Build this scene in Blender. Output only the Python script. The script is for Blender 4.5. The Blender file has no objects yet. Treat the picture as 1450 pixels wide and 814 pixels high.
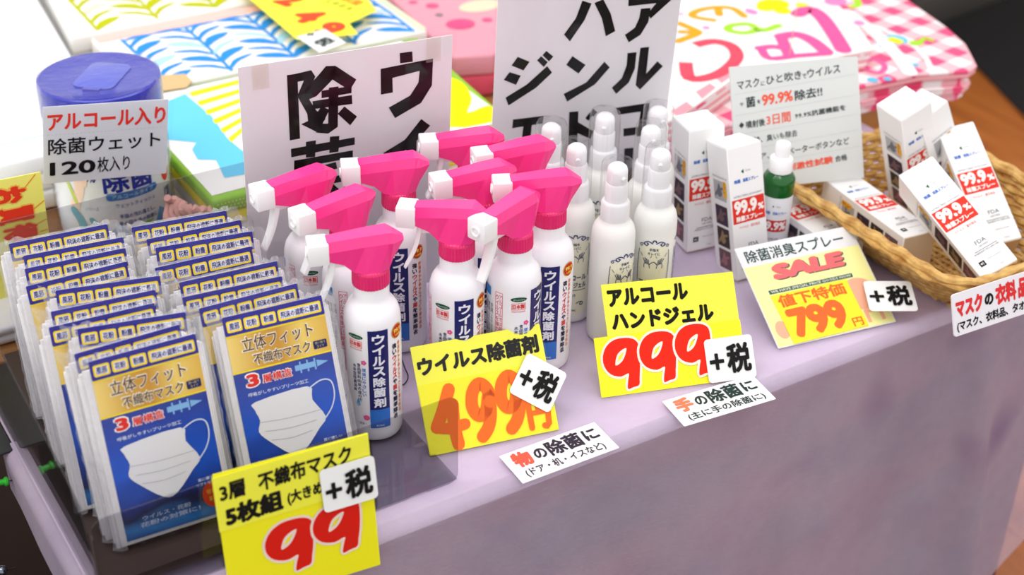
import bpy, bmesh, math, random
from mathutils import Vector, Matrix
from math import sin, cos, pi, radians, hypot
random.seed(7)
SC = bpy.context.scene
COL = SC.collection
# ------------------------------------------------------------------ camera
CAM_Z, TOP = 1.62, 0.70
PITCH, ROLL, YAW = radians(32.4), radians(1.4), radians(57.4)
fw = Vector((cos(YAW)*cos(PITCH), sin(YAW)*cos(PITCH), -sin(PITCH)))
rt0 = Vector((sin(YAW), -cos(YAW), 0)); up0 = rt0.cross(fw)
rt = rt0*cos(ROLL)+up0*sin(ROLL); up = -rt0*sin(ROLL)+up0*cos(ROLL)
cam_data = bpy.data.cameras.new('camera'); cam = bpy.data.objects.new('camera', cam_data); COL.objects.link(cam)
M = Matrix((rt, up, -fw)).transposed().to_4x4(); M.translation = (0, 0, CAM_Z); cam.matrix_world = M
cam_data.sensor_width = 36; cam_data.lens = 2130/1450*36; cam_data.clip_start = 0.02
cam_data.dof.use_dof = True; cam_data.dof.focus_distance = 1.50; cam_data.dof.aperture_fstop = 4.2
SC.camera = cam
# ------------------------------------------------------------------ light and exposure
w = bpy.data.worlds.new('shop_light'); SC.world = w; w.use_nodes = True
w.node_tree.nodes['Background'].inputs[0].default_value = (1.0, 0.97, 0.97, 1)
w.node_tree.nodes['Background'].inputs[1].default_value = 0.86
def area(name, loc, sx, sy, power, color=(1, .99, .98), target=None):
    d = bpy.data.lights.new(name, 'AREA'); d.shape = 'RECTANGLE'; d.size = sx; d.size_y = sy; d.energy = power; d.color = color
    o = bpy.data.objects.new(name, d); COL.objects.link(o); o.location = loc
    if target: o.rotation_euler = (Vector(target)-Vector(loc)).to_track_quat('-Z', 'Y').to_euler()
    return o
area('ceiling_tube_light', (0.6, 2.3, 2.7), 1.8, .35, 5.5, target=(.6, 1.7, .7))
area('ceiling_tube_light', (0.2, 0.9, 2.75), 1.8, .35, 10, target=(.5, 1.1, .7))
area('ceiling_tube_light', (-1.2, 1.6, 2.6), .5, 1.8, 6, target=(.4, 1.5, .7))
SC.view_settings.view_transform = 'Standard'; SC.view_settings.look = 'None'
SC.view_settings.exposure = 0.42; SC.view_settings.gamma = 1; SC.view_settings.use_curve_mapping = False

# ------------------------------------------------------------------ materials
MC = {}
def sr(c):
    return tuple(((v/255)/12.92 if v/255 <= .04045 else ((v/255+.055)/1.055)**2.4) for v in c)+(1,)
def mat(name, color=None, rough=.5, spec=.5, **k):
    if name in MC: return MC[name]
    m = bpy.data.materials.new(name); m.use_nodes = True; b = m.node_tree.nodes['Principled BSDF']
    if color is not None: b.inputs['Base Color'].default_value = sr(color)
    b.inputs['Roughness'].default_value = rough; b.inputs['Specular IOR Level'].default_value = spec
    for a, v in k.items(): b.inputs[a.replace('_', ' ')].default_value = v
    MC[name] = m; return m
def N(m, t, **k):
    n = m.node_tree.nodes.new(t)
    for a, v in k.items(): setattr(n, a, v)
    return n
def L(m, a, b): m.node_tree.links.new(a, b)
def ramp(m, fac, stops, interp='LINEAR'):
    r = N(m, 'ShaderNodeValToRGB'); r.color_ramp.interpolation = interp
    el = r.color_ramp.elements
    while len(el) < len(stops): el.new(.5)
    for e, (p, c) in zip(el, stops): e.position = p; e.color = sr(c)
    L(m, fac, r.inputs[0]); return r.outputs[0]
def coords(m, scale=(1, 1, 1), rot=(0, 0, 0), kind='Object'):
    t = N(m, 'ShaderNodeTexCoord'); p = N(m, 'ShaderNodeMapping'); p.inputs['Scale'].default_value = scale; p.inputs['Rotation'].default_value = rot
    L(m, t.outputs[kind], p.inputs[0]); return p.outputs[0]
def noise(m, co, scale, detail=3, rough=.5):
    n = N(m, 'ShaderNodeTexNoise'); n.inputs['Scale'].default_value = scale; n.inputs['Detail'].default_value = detail; n.inputs['Roughness'].default_value = rough
    L(m, co, n.inputs['Vector']); return n.outputs['Fac']
def bump(m, h, strength, dist=.001):
    b = N(m, 'ShaderNodeBump'); b.inputs['Strength'].default_value = strength; b.inputs['Distance'].default_value = dist
    L(m, h, b.inputs['Height']); L(m, b.outputs[0], m.node_tree.nodes['Principled BSDF'].inputs['Normal'])
def bsdf(m): return m.node_tree.nodes['Principled BSDF']
def clear(name, tint=(.97, .97, .97), rough=.04, gloss=1.0, bmp=0, bscale=40, ior=1.45, milky=0):
    """thin clear plastic: see-through with a Fresnel sheen"""
    if name in MC: return MC[name]
    m = bpy.data.materials.new(name); m.use_nodes = True; nt = m.node_tree; nt.nodes.remove(nt.nodes['Principled BSDF'])
    t = N(m, 'ShaderNodeBsdfTransparent'); t.inputs[0].default_value = tint+(1,)
    g = N(m, 'ShaderNodeBsdfGlossy'); g.inputs['Roughness'].default_value = rough
    f = N(m, 'ShaderNodeLayerWeight'); f.inputs['Blend'].default_value = .5; r0 = ((ior-1)/(ior+1))**2*gloss
    pw = N(m, 'ShaderNodeMath', operation='POWER'); pw.inputs[1].default_value = 4.5; L(m, f.outputs['Facing'], pw.inputs[0])
    mul = N(m, 'ShaderNodeMath', operation='MULTIPLY_ADD'); mul.inputs[1].default_value = .9-r0; mul.inputs[2].default_value = r0; L(m, pw.outputs[0], mul.inputs[0])
    x = N(m, 'ShaderNodeMixShader'); L(m, mul.outputs[0], x.inputs[0]); L(m, t.outputs[0], x.inputs[1]); L(m, g.outputs[0], x.inputs[2])
    if bmp:
        b = N(m, 'ShaderNodeBump'); b.inputs['Strength'].default_value = bmp; b.inputs['Distance'].default_value = .004
        L(m, noise(m, coords(m), bscale, 3, .6), b.inputs['Height']); L(m, b.outputs[0], g.inputs['Normal']); L(m, b.outputs[0], f.inputs['Normal'])
    out = x.outputs[0]
    if milky:
        d = N(m, 'ShaderNodeBsdfDiffuse'); d.inputs[0].default_value = (.9, .9, .92, 1)
        y = N(m, 'ShaderNodeMixShader'); y.inputs[0].default_value = milky; L(m, out, y.inputs[1]); L(m, d.outputs[0], y.inputs[2]); out = y.outputs[0]
    L(m, out, nt.nodes['Material Output'].inputs[0]); MC[name] = m; return m
_ink = {}
def ink(c, rough=.55):
    k = 'ink_%02x%02x%02x' % tuple(c)
    return mat(k, c, rough, .2)
BLACK, RED, NAVY, WHITE, YEL = (14, 12, 12), (232, 44, 14), (22, 26, 92), (250, 250, 250), (250, 246, 30)

# ------------------------------------------------------------------ object helpers
def link(name, verts, faces, m, parent=None, smooth=False, edges=()):
    me = bpy.data.meshes.new(name); me.from_pydata([tuple(v) for v in verts], list(edges), faces); me.update()
    return link_mesh(name, me, m, parent, smooth)
def link_mesh(name, me, m, parent=None, smooth=False):
    if m is not None: me.materials.clear(); me.materials.append(m)
    if smooth: me.polygons.foreach_set('use_smooth', [True]*len(me.polygons))
    o = bpy.data.objects.new(name, me); COL.objects.link(o)
    if parent is not None: o.parent = parent
    return o
def tag(o, label, cat, group=None, kind=None):
    if label: o['label'] = label
    if cat: o['category'] = cat
    if group: o['group'] = group
    if kind: o['kind'] = kind
    return o
def Rm(y, l=0, r=0):
    """yaw about Z, lean back (top towards +Y), roll about local Y; degrees"""
    y, l, r = radians(y), radians(l), radians(r)
    Z = Matrix(((cos(y), -sin(y), 0), (sin(y), cos(y), 0), (0, 0, 1)))
    X = Matrix(((1, 0, 0), (0, cos(l), sin(l)), (0, -sin(l), cos(l))))
    Y = Matrix(((cos(r), 0, sin(r)), (0, 1, 0), (-sin(r), 0, cos(r))))
    return Z @ X @ Y
def thing(name, label, cat, loc=(0, 0, 0), rot=(0, 0, 0), group=None):
    o = bpy.data.objects.new(name, None); COL.objects.link(o); o.empty_display_size = .02
    m = Rm(*rot).to_4x4(); m.translation = loc; o.matrix_world = m
    return tag(o, label, cat, group)
def put(o, loc, rot=(0, 0, 0)):
    m = Rm(*rot).to_4x4(); m.translation = loc; o.matrix_world = m; return o
def copy_tree(root, label=None, group=None):
    r = root.copy(); COL.objects.link(r)
    if label: r['label'] = label
    if group: r['group'] = group
    for ch in list(root.children):
        c = ch.copy(); COL.objects.link(c); c.parent = r
        for g in list(ch.children):
            d = g.copy(); COL.objects.link(d); d.parent = c
    return r
class MB:
    def __init__(s): s.v, s.f = [], []
    def add(s, v, f):
        n = len(s.v); s.v += [tuple(p) for p in v]; s.f += [tuple(i+n for i in q) for q in f]; return s
    def box(s, x0, x1, y0, y1, z0, z1):
        v = [(x, y, z) for x in (x0, x1) for y in (y0, y1) for z in (z0, z1)]
        return s.add(v, [(0, 1, 3, 2), (4, 6, 7, 5), (0, 4, 5, 1), (2, 3, 7, 6), (0, 2, 6, 4), (1, 5, 7, 3)])
    def lathe(s, prof, n=32, cx=0, cy=0, cap=True, rib=0):
        v = []
        for k, (r, z) in enumerate(prof):
            for i in range(n):
                a = 2*pi*i/n; rr = r*(1-(rib if i % 2 else 0))
                v.append((cx+rr*cos(a), cy+rr*sin(a), z))
        f = [(k*n+i, k*n+(i+1) % n, (k+1)*n+(i+1) % n, (k+1)*n+i) for k in range(len(prof)-1) for i in range(n)]
        if cap: f += [tuple(reversed(range(n))), tuple(range((len(prof)-1)*n, len(prof)*n))]
        return s.add(v, f)
    def tube(s, pts, r, n=8, closed=False):
        pts = [Vector(p) for p in pts]; rs = r if isinstance(r, (list, tuple)) else [r]*len(pts); v = []; m = len(pts)
        for k, p in enumerate(pts):
            t = (pts[(k+1) % m]-pts[k-1]) if closed else (pts[min(k+1, m-1)]-pts[max(k-1, 0)])
            t.normalize(); a = t.orthogonal() if abs(t.z) > .95 else t.cross(Vector((0, 0, 1))); a.normalize(); b = t.cross(a)
            for i in range(n):
                q = 2*pi*i/n; v.append(p+a*(rs[k]*cos(q))+b*(rs[k]*sin(q)))
        f = [(k*n+i, k*n+(i+1) % n, ((k+1) % m)*n+(i+1) % n, ((k+1) % m)*n+i) for k in range(m if closed else m-1) for i in range(n)]
        if not closed: f += [tuple(reversed(range(n))), tuple(range((m-1)*n, m*n))]
        return s.add(v, f)
    def loft(s, rings):
        n = len(rings[0]); v = [p for r in rings for p in r]
        f = [(k*n+i, k*n+(i+1) % n, (k+1)*n+(i+1) % n, (k+1)*n+i) for k in range(len(rings)-1) for i in range(n)]
        f += [tuple(reversed(range(n))), tuple(range((len(rings)-1)*n, len(rings)*n))]
        return s.add(v, f)
    def build(s, name, m, parent=None, smooth=False, bevel=0, seg=2, angle=40, fix=True):
        me = bpy.data.meshes.new(name); me.from_pydata(s.v, [], s.f); me.update()
        b = bmesh.new(); b.from_mesh(me)
        if fix: bmesh.ops.recalc_face_normals(b, faces=b.faces)
        if bevel:
            es = [e for e in b.edges if len(e.link_faces) == 2 and e.calc_face_angle(0) > radians(30)]
            bmesh.ops.bevel(b, geom=es, offset=bevel, segments=seg, affect='EDGES', profile=.5)
        b.to_mesh(me); b.free()
        o = link_mesh(name, me, m, parent, smooth or bevel > 0)
        if smooth or bevel > 0: me.set_sharp_from_angle(angle=radians(angle))
        return o

# ------------------------------------------------------------------ flat print: 2D shapes in metres or unit boxes
_T = {}
class Face(tuple):
    k = 0
def shift(p, q, k=None):
    f = Face(i+q for i in p); f.k = getattr(p, 'k', 0) if k is None else k; return f
DL = 1.1e-5        # overlapping copies of a bold letter are stacked by a hundredth of a millimetre
def depths(vf):
    d = [0]*len(vf[0])
    for f in vf[1]:
        k = getattr(f, 'k', 0)
        if k:
            for i in f: d[i] = k*DL
    return d
def mesh2d(me):
    v = [(q.co.x, q.co.y) for q in me.vertices]; f = [tuple(p.vertices) for p in me.polygons]; bpy.data.meshes.remove(me); return v, f
def glyphs(body, res=3):
    k = (body, res)
    if k not in _T:
        c = bpy.data.curves.new('t', 'FONT'); c.body = body; c.resolution_u = res; c.fill_mode = 'FRONT'
        o = bpy.data.objects.new('t', c); me = bpy.data.meshes.new_from_object(o); bpy.data.objects.remove(o); bpy.data.curves.remove(c)
        _T[k] = mesh2d(me)
    return _T[k]
def bolden(vf, b, n=8):
    if not b: return vf
    v, f = vf; V, Fc = [], []
    offs = [(0, 0)]+[(b*cos(2*pi*i/n+pi/n)*(1.12 if n == 8 else 1.3), b*sin(2*pi*i/n+pi/n)*(1.12 if n == 8 else 1.3)) for i in range(n)]
    if b > .045: offs += [(x*.5, y*.5) for x, y in offs[1:]]
    for n_, (dx, dy) in enumerate(offs):
        q = len(V); V += [(x+dx, y+dy) for x, y in v]; Fc += [shift(p, q, n_) for p in f]
    return V, Fc
def fitbox(vf, x0, z0, x1, z1, shear=0):
    v, f = vf
    if not v: return vf
    ax, bx = min(p[0] for p in v), max(p[0] for p in v); ay, by = min(p[1] for p in v), max(p[1] for p in v)
    sx = (x1-x0)/max(bx-ax, 1e-6); sy = (z1-z0)/max(by-ay, 1e-6)
    return [(x0+(x-ax)*sx+shear*((y-ay)*sy), z0+(y-ay)*sy) for x, y in v], f
def T(body, x0, z0, x1, z1, bold=0, res=3, shear=0, n=8):
    """text stretched to the box x0..x1, z0..z1"""
    return fitbox(bolden(glyphs(body, res), bold, n), x0, z0, x1, z1, shear)
def TV(body, xc, z1, pitch, w, bold=0, res=2, n=8, fill=.88):
    """vertical text, top at z1"""
    V, Fc = [], []
    for i, ch in enumerate(body):
        v, f = T(ch, xc-w/2, z1-(i+fill)*pitch, xc+w/2, z1-i*pitch, bold, res, 0, n) if ch != 'ー' else rect2(xc-w*.08, z1-(i+fill)*pitch, xc+w*.08, z1-i*pitch)
        q = len(V); V += v; Fc += [shift(p, q) for p in f]
    return V, Fc
def join2(*a):
    V, Fc = [], []
    for n_, (v, f) in enumerate(a):      # overlapping shapes of one print lie a hair above each other
        q = len(V); V += v; plain = not any(getattr(p, 'k', 0) for p in f); Fc += [shift(p, q, n_ % 12 if plain else None) for p in f]
    return V, Fc
def rect2(x0, z0, x1, z1): return [(x0, z0), (x1, z0), (x1, z1), (x0, z1)], [(0, 1, 2, 3)]
def rrect2(x0, z0, x1, z1, r, n=4):
    v = []
    for cx, cz, a in ((x1-r, z0+r, -pi/2), (x1-r, z1-r, 0), (x0+r, z1-r, pi/2), (x0+r, z0+r, pi)):
        v += [(cx+r*cos(a+i*pi/2/n), cz+r*sin(a+i*pi/2/n)) for i in range(n+1)]
    return v, [tuple(range(len(v)))]
def frame2(x0, z0, x1, z1, t): return join2(rect2(x0, z0, x1, z0+t), rect2(x0, z1-t, x1, z1), rect2(x0, z0+t, x0+t, z1-t), rect2(x1-t, z0+t, x1, z1-t))
def disc2(cx, cz, rx, rz=None, n=20):
    rz = rz or rx; return [(cx+rx*cos(2*pi*i/n), cz+rz*sin(2*pi*i/n)) for i in range(n)], [tuple(range(n))]
def poly2(*p): return list(p), [tuple(range(len(p)))]
def stroke(pts, wd, cap=True, sub=4):
    """brush stroke along a smooth path"""
    P = smooth_path(pts, sub) if sub > 1 and len(pts) > 2 else list(pts)
    ws = wd if isinstance(wd, (list, tuple)) else None; n = len(P); v = []; f = []
    for k, p in enumerate(P):
        a, b = P[max(k-1, 0)], P[min(k+1, n-1)]; d = hypot(b[0]-a[0], b[1]-a[1]) or 1
        nx, ny = -(b[1]-a[1])/d, (b[0]-a[0])/d
        if ws:
            t = k/(n-1)*(len(ws)-1); i = min(int(t), len(ws)-2); wv = (ws[i]*(1-t+i)+ws[i+1]*(t-i))/2
        else: wv = wd/2
        v += [(p[0]+nx*wv, p[1]+ny*wv), (p[0]-nx*wv, p[1]-ny*wv)]
    f = [(2*k, 2*k+1, 2*k+3, 2*k+2) for k in range(n-1)]
    out = (v, f)
    if cap and not ws:
        a, b = disc2(P[0][0], P[0][1], wd/2, n=10), disc2(P[-1][0], P[-1][1], wd/2, n=10)
        out = join2(out, (a[0], [shift(a[1][0], 0, 1)]), (b[0], [shift(b[1][0], 0, 2)]))
    stroke.n = (stroke.n+1) % 14; out = (out[0], [shift(f, 0, getattr(f, 'k', 0)+3*stroke.n) for f in out[1]])
    return out
stroke.n = 0
def smooth_path(pts, sub=4, closed=False):
    n = len(pts); out = []
    for k in range(n if closed else n-1):
        p0, p1, p2, p3 = ([pts[(k+i) % n] for i in (-1, 0, 1, 2)] if closed else [pts[max(k-1, 0)], pts[k], pts[k+1], pts[min(k+2, n-1)]])
        for j in range(sub):
            t = j/sub; out.append(tuple(.5*(2*b+(c-a)*t+(2*a-5*b+4*c-d)*t*t+(3*b-a-3*c+d)*t**3) for a, b, c, d in zip(p0, p1, p2, p3)))
    if not closed: out.append(tuple(pts[-1]))
    return out
def loops2(*loops):
    """filled outline with holes"""
    c = bpy.data.curves.new('l', 'CURVE'); c.dimensions = '2D'; c.fill_mode = 'FRONT'
    for lp in loops:
        s = c.splines.new('POLY'); s.points.add(len(lp)-1); s.use_cyclic_u = True
        for q, p in zip(s.points, lp): q.co = (p[0], p[1], 0, 1)
    o = bpy.data.objects.new('l', c); me = bpy.data.meshes.new_from_object(o); bpy.data.objects.remove(o); bpy.data.curves.remove(c)
    return mesh2d(me)
def xf(vf, sx=1, sz=1, dx=0, dz=0, rot=0, shear=0):
    c, s = cos(radians(rot)), sin(radians(rot))
    return [((x*sx+shear*z*sz)*c-z*sz*s+dx, (x*sx+shear*z*sz)*s+z*sz*c+dz) for x, z in vf[0]], vf[1]
def flat(name, vf, c, parent, y=-.0008, kind=None):
    """print lying on a card: local x right, z up, facing -y"""
    o = link(name, [(x, y-d, z) for (x, z), d in zip(vf[0], depths(vf))], vf[1], c if not isinstance(c, tuple) else ink(c), parent)
    return o
def wrap(name, vf, r, c, parent, eps=.0003, step=.003, a0=0, taper=None):
    """print wrapped round an upright cylinder, a0 = angle of x=0 from -Y towards +X"""
    me = bpy.data.meshes.new(name); me.from_pydata([(x, d, z) for (x, z), d in zip(vf[0], depths(vf))], [], vf[1])
    b = bmesh.new(); b.from_mesh(me)
    xs = [v.co.x for v in b.verts]; x = math.ceil(min(xs)/step)*step
    while x < max(xs):
        bmesh.ops.bisect_plane(b, geom=b.verts[:]+b.edges[:]+b.faces[:], plane_co=(x, 0, 0), plane_no=(1, 0, 0), dist=1e-7); x += step
    for v in b.verts:
        rr = r if taper is None else taper(v.co.z); a = v.co.x/r+a0; rr += eps+v.co.y; v.co = (rr*sin(a), -rr*cos(a), v.co.z)
    b.to_mesh(me); b.free()
    return link_mesh(name, me, c if not isinstance(c, tuple) else ink(c), parent)
def digit9():
    o = smooth_path([(.57, 0), (.60, .16), (.64, .30), (.42, .255), (.16, .33), (.02, .50), (.02, .70), (.15, .88), (.36, .98), (.6, 1.0), (.84, .97), (.98, .88), (1.0, .72), (.97, .42), (.92, .2), (.88, .05), (.72, .02)], 3, True)
    h = smooth_path([(.32, .49), (.46, .52), (.58, .62), (.67, .79), (.52, .76), (.39, .67)], 3, True)
    return loops2(o, h)
def sticker(label, loc, rot, w, h, tiltlabel=None):
    t = thing('tax_sticker', label, 'price sticker', loc, rot, 'white plus-tax stickers on the price cards')
    MB().add(*slab2(rrect2(0, 0, w, h, .004, 4), .0006)).build('sticker_card', mat('sticker_white', (240, 242, 240), .45), t)
    flat('lettering', join2(T('+', w*.06, h*.28, w*.36, h*.66, .02), T('税', w*.42, h*.16, w*.92, h*.84, .035)), BLACK, t, -.0009)
    return t
def slab2(vf, th):
    v, f = vf; n = len(v); V = [(x, 0, z) for x, z in v]+[(x, th, z) for x, z in v]
    F2 = [tuple(range(n)), tuple(reversed(range(n, 2*n)))]+[(i, (i+1) % n, (i+1) % n+n, i+n) for i in range(n)]
    return V, F2

# ================================================================== STRUCTURE
m = mat('floor_wood', (150, 84, 30), .38); co = coords(m, (6, .7, 1), (0, 0, radians(8)))
g = noise(m, co, 3.0, 5, .6); L(m, ramp(m, g, [(.25, (132, 66, 20)), (.5, (176, 98, 34)), (.75, (200, 122, 54))]), bsdf(m).inputs['Base Color']); bump(m, g, .1)
mf = m
fl = link('floor', [(-3, -2, 0), (6, -2, 0), (6, 6, 0), (-3, 6, 0)], [(0, 1, 2, 3)], mat('floor_joint', (60, 30, 12), .8)); tag(fl, 'brown wooden floor around the sales table', None, kind='structure')
# planks run along Y, only where the photograph sees the floor
for i in range(17):
    x = 1.38+i*.15
    b = MB().box(x+.001, x+.149, .2, 4.2, .0, .006+.0006*(i % 3)); o = b.build('floorboard', mf, fl)

# ================================================================== TABLES AND CLOTH
XL, XR, YF, YB = .21, 1.43, .935, 1.36
t = thing('sales_table', 'plain folding sales table standing hidden under the lavender cloth', 'table', (0, 0, 0))
MB().box(XL+.008, XR-.008, YF+.008, YB-.002, TOP-.03, TOP-.004).build('tabletop', mat('table_board', (228, 214, 236), .6), t, bevel=.003)
dw = mat('dark_wood', (84, 38, 30), .7); L(dw, ramp(dw, noise(dw, coords(dw, (1, 1, 1.6), (0, .6, 0)), 5, 3), [(.38, (40, 14, 30)), (.5, (92, 34, 36)), (.62, (122, 56, 46))]), bsdf(dw).inputs['Base Color'])
MB().box(XL+.012, XR-.012, YF+.014, YF+.026, .14, TOP-.031).build('modesty_board', mat('dark_wood', (70, 30, 26), .7), t, bevel=.002)
for x in (XL+.05, XR-.05):
    for y in (YF+.05, YB-.05): MB().lathe([(.014, 0), (.014, TOP-.03)], 12, x, y).build('leg', mat('dark_steel', (40, 40, 42), .4, Metallic=.8), t, smooth=True)
# cloth: unfolded sheet draped over the edges
def cloth(u, v):
    dl, dr, df = max(0, XL-u), max(0, u-XR), max(0, YF-v); x, y, z = min(max(u, XL), XR), max(v, YF), TOP
    R = .012
    def drop(d):      # rounded fold: returns (out, down)
        a = min(d/R, pi/2); return R*sin(a), R*(1-cos(a))+max(0, d-R*pi/2)
    dn = 0
    if df: o, q = drop(df); y = YF-o+.003; dn = max(dn, q)
    if dl: o, q = drop(dl); x = XL-o+.003; dn = max(dn, q)
    if dr: o, q = drop(dr); x = XR+o-.003; dn = max(dn, q)
    z -= dn
    k = min(1, dn/.25)
    if df:
        y -= k*(.010*sin(u*14+1.2)+.006*sin(u*31+.4)*k)+.02*k*dn
        y -= .022*math.exp(-((u-(1.235+.10*dn))/.022)**2)*min(1, dn/.10)     # pulled fold near the right end
        y -= .010*math.exp(-((u-(.62+.3*dn))/.03)**2)*k
        if dl: x -= .01*k*min(1, dl/.1)
        if dr: x += .02*k
    elif dl: x -= .006*sin(v*30)*k
    elif dr: x += .02*k
    z += .0006*sin(u*40+v*23)*sin(v*57-u*11) if not (df or dl or dr) else 0
    return x, y, z
us = [XL-.060+i*(XR-XL+.32)/150 for i in range(151)]
vs = [YF-.62, YF-.56, YF-.50]+[YF-.45+i*.025 for i in range(16)]+[YF-.06+i*.006 for i in range(12)]+[YF+.02+i*(YB-YF-.02)/12 for i in range(13)]
us = sorted(us+[XL-.004*i for i in range(6)]+[XR+.004*i for i in range(6)])
V, idx = [], {}
for i, u in enumerate(us):
    hem = .60 if u < 1.2 else .60-.20*min(1.3, ((u-1.2)/.23))**1.2
    for j, v in enumerate(vs):
        vv = v if v > YF else YF-(YF-v)/.62*hem
        idx[i, j] = len(V); V.append(cloth(u, vv))
keep = lambda i, j: not (us[i] < .2115 and vs[j] > 1.207)
F_ = [(idx[i, j], idx[i+1, j], idx[i+1, j+1], idx[i, j+1]) for i in range(len(us)-1) for j in range(len(vs)-1) if keep(i, j)]
m = mat('lavender_nonwoven', (214, 196, 226), .8, .15); co = coords(m)
n1 = noise(m, co, 9, 6, .65); n2 = noise(m, coords(m, (1, 1, 1), (0, 0, .5)), 3.2, 2, .5)
mx = N(m, 'ShaderNodeMix', data_type='RGBA'); mx.blend_type = 'MULTIPLY'; mx.inputs[0].default_value = 1
L(m, ramp(m, n1, [(.3, (212, 194, 220)), (.6, (228, 212, 234))]), mx.inputs[6]); L(m, ramp(m, n2, [(.30, (176, 170, 206)), (.40, (255, 255, 255))]), mx.inputs[7])
L(m, mx.outputs[2], bsdf(m).inputs['Base Color'])
mus = N(m, 'ShaderNodeTexVoronoi'); mus.inputs['Scale'].default_value = 260; L(m, co, mus.inputs['Vector']); bump(m, noise(m, coords(m, (1, 1, 3.0), (.5, .3, 0)), 60, 7, .75), .6, .002)
nt = m.node_tree; tr_ = N(m, 'ShaderNodeBsdfTransparent'); mxs = N(m, 'ShaderNodeMixShader'); mxs.inputs[0].default_value = .56
L(m, bsdf(m).outputs[0], mxs.inputs[1]); L(m, tr_.outputs[0], mxs.inputs[2]); L(m, mxs.outputs[0], nt.nodes['Material Output'].inputs[0])   # sheer fabric
tc = link('tablecloth', V, F_, m, None, True); tag(tc, 'lavender non-woven cloth draped over the sales table and hanging down its front', 'tablecloth')
# pins holding the cloth
def pin(name, label, loc, c, rot, kind):
    t = thing(name, label, 'pin', loc, rot)
    MB().lathe([(.0006, -.004), (.0006, .006)], 8).build('needle', mat('dark_steel'), t)
    if kind: MB().lathe([(.0045, .003), (.0048, .005), (.003, .0065), (.0028, .013), (.0045, .0145), (.0045, .0165), (.002, .0175)], 16).build('grip', mat('pin_'+name, c, .3), t, smooth=True)
    else: MB().lathe([(.001, .004), (.0045, .006), (.0055, .0095), (.0042, .013), (.001, .0148)], 16).build('ball_head', mat('pin_'+name, c, .15, Metallic=.9), t, smooth=True)
pin('push_pin', 'green push pin stuck in the back left corner of the lavender cloth', (.2, 1.205, .672), (40, 170, 40), (90, 80, 0), 1)
pin('ball_pin', 'shiny grey ball-headed pin on the dark cloth edge at the lower left', (.178, 1.165, .60), (120, 130, 140), (90, 80, 0), 0)

t = thing('black_board', 'black board lying at the back left end of the table beside the tray', 'board', (0, 0, TOP))
MB().box(.13, .2110, 1.214, 1.362, -.003, -.0002).build('board_sheet', mat('black_sheet', (16, 16, 18), .5), t, bevel=.0008)
t = thing('floor_shade', 'added black sheet standing in for the shade on the wooden floor before the dark cabinet', 'mat', (0, 0, 0))  # not a real mat: added sheet standing in for floor shade
MM = [(3.20, 2.88), (3.08, 2.62), (2.88, 2.17), (2.62, 1.60), (4.6, 1.60), (4.6, 2.88)]  # dark sheet added over the boards, standing in for shade under an unseen shelf
MB().add([(x, y, z) for z in (.0075, .012) for x, y in MM], [(5, 4, 3, 2, 1, 0), (6, 7, 8, 9, 10, 11)]+[(i, (i+1) % 6, (i+1) % 6+6, i+6) for i in range(6)]).build('shade_sheet', mat('shade_black', (10, 7, 6), .85), t, bevel=.001)
# wooden table behind, carrying the towels
t = thing('wooden_table', 'brown wooden table behind the lavender one carrying the towel stacks', 'table', (0, 0, 0))
m = mat('table_wood', (160, 106, 50), .45); g = noise(m, coords(m, (1, 8, 1)), 4, 4, .6); L(m, ramp(m, g, [(.3, (128, 80, 34)), (.7, (176, 122, 62))]), bsdf(m).inputs['Base Color'])
MB().box(-.6, 1.50, YB+.006, 2.75, TOP-.035, TOP).build('tabletop', m, t, bevel=.004)
for x, y in ((-.5, YB+.08), (1.42, YB+.08), (-.5, 2.65), (1.42, 2.65)): MB().box(x-.025, x+.025, y-.025, y+.025, .006, TOP-.035).build('leg', m, t, bevel=.003)
# dark furniture on the floor, far right and beside the table at the left
t = thing('dark_cabinet', 'black cabinet with a dark grey plinth standing on the floor at the far right', 'cabinet', (3.25, 2.74, .0125), (8, 0, 0))
MB().box(-.9, 1.6, .0, .6, .10, 1.1).build('body', mat('black_laminate', (14, 12, 12), .6), t, bevel=.004)
MB().box(-.9, 1.6, -.02, .5, 0, .10).build('plinth', mat('grey_plinth', (62, 58, 54), .6), t, bevel=.004)
for i in range(3): MB().box(-.88+i*.83, -.88+i*.83+.81, -.012, 0, .12, 1.08).build('door', mat('black_laminate'), t, bevel=.003)
t = thing('black_shelf_unit', 'black shelf unit standing in shadow left of the lavender table', 'shelf', (-.32, .9, 0))
bl = mat('black_board', (9, 9, 10), .7)
for z in (.0, .22, .44): MB().box(0, .42, 0, .8, z, z+.02).build('shelf_board', bl, t, bevel=.002)
MB().box(0, .02, 0, .8, .02, .62).build('side_panel', bl, t); MB().box(.40, .42, 0, .8, .02, .62).build('side_panel', bl, t)
MB().box(0, .42, .78, .8, .02, .62).build('back_panel', bl, t)
t = thing('cardboard_box', 'small brown cardboard box on the black shelf at the left edge', 'box', (.0, 1.18, .46))
kb = mat('kraft_board', (190, 130, 60), .8)
MB().box(-.16, .07, 0, .16, 0, .10).build('carton', kb, t, bevel=.002)
MB().box(-.16, .07, 0, .079, .10, .103).build('flap', kb, t); MB().box(-.16, .07, .081, .16, .10, .103).build('flap', kb, t)

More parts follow.
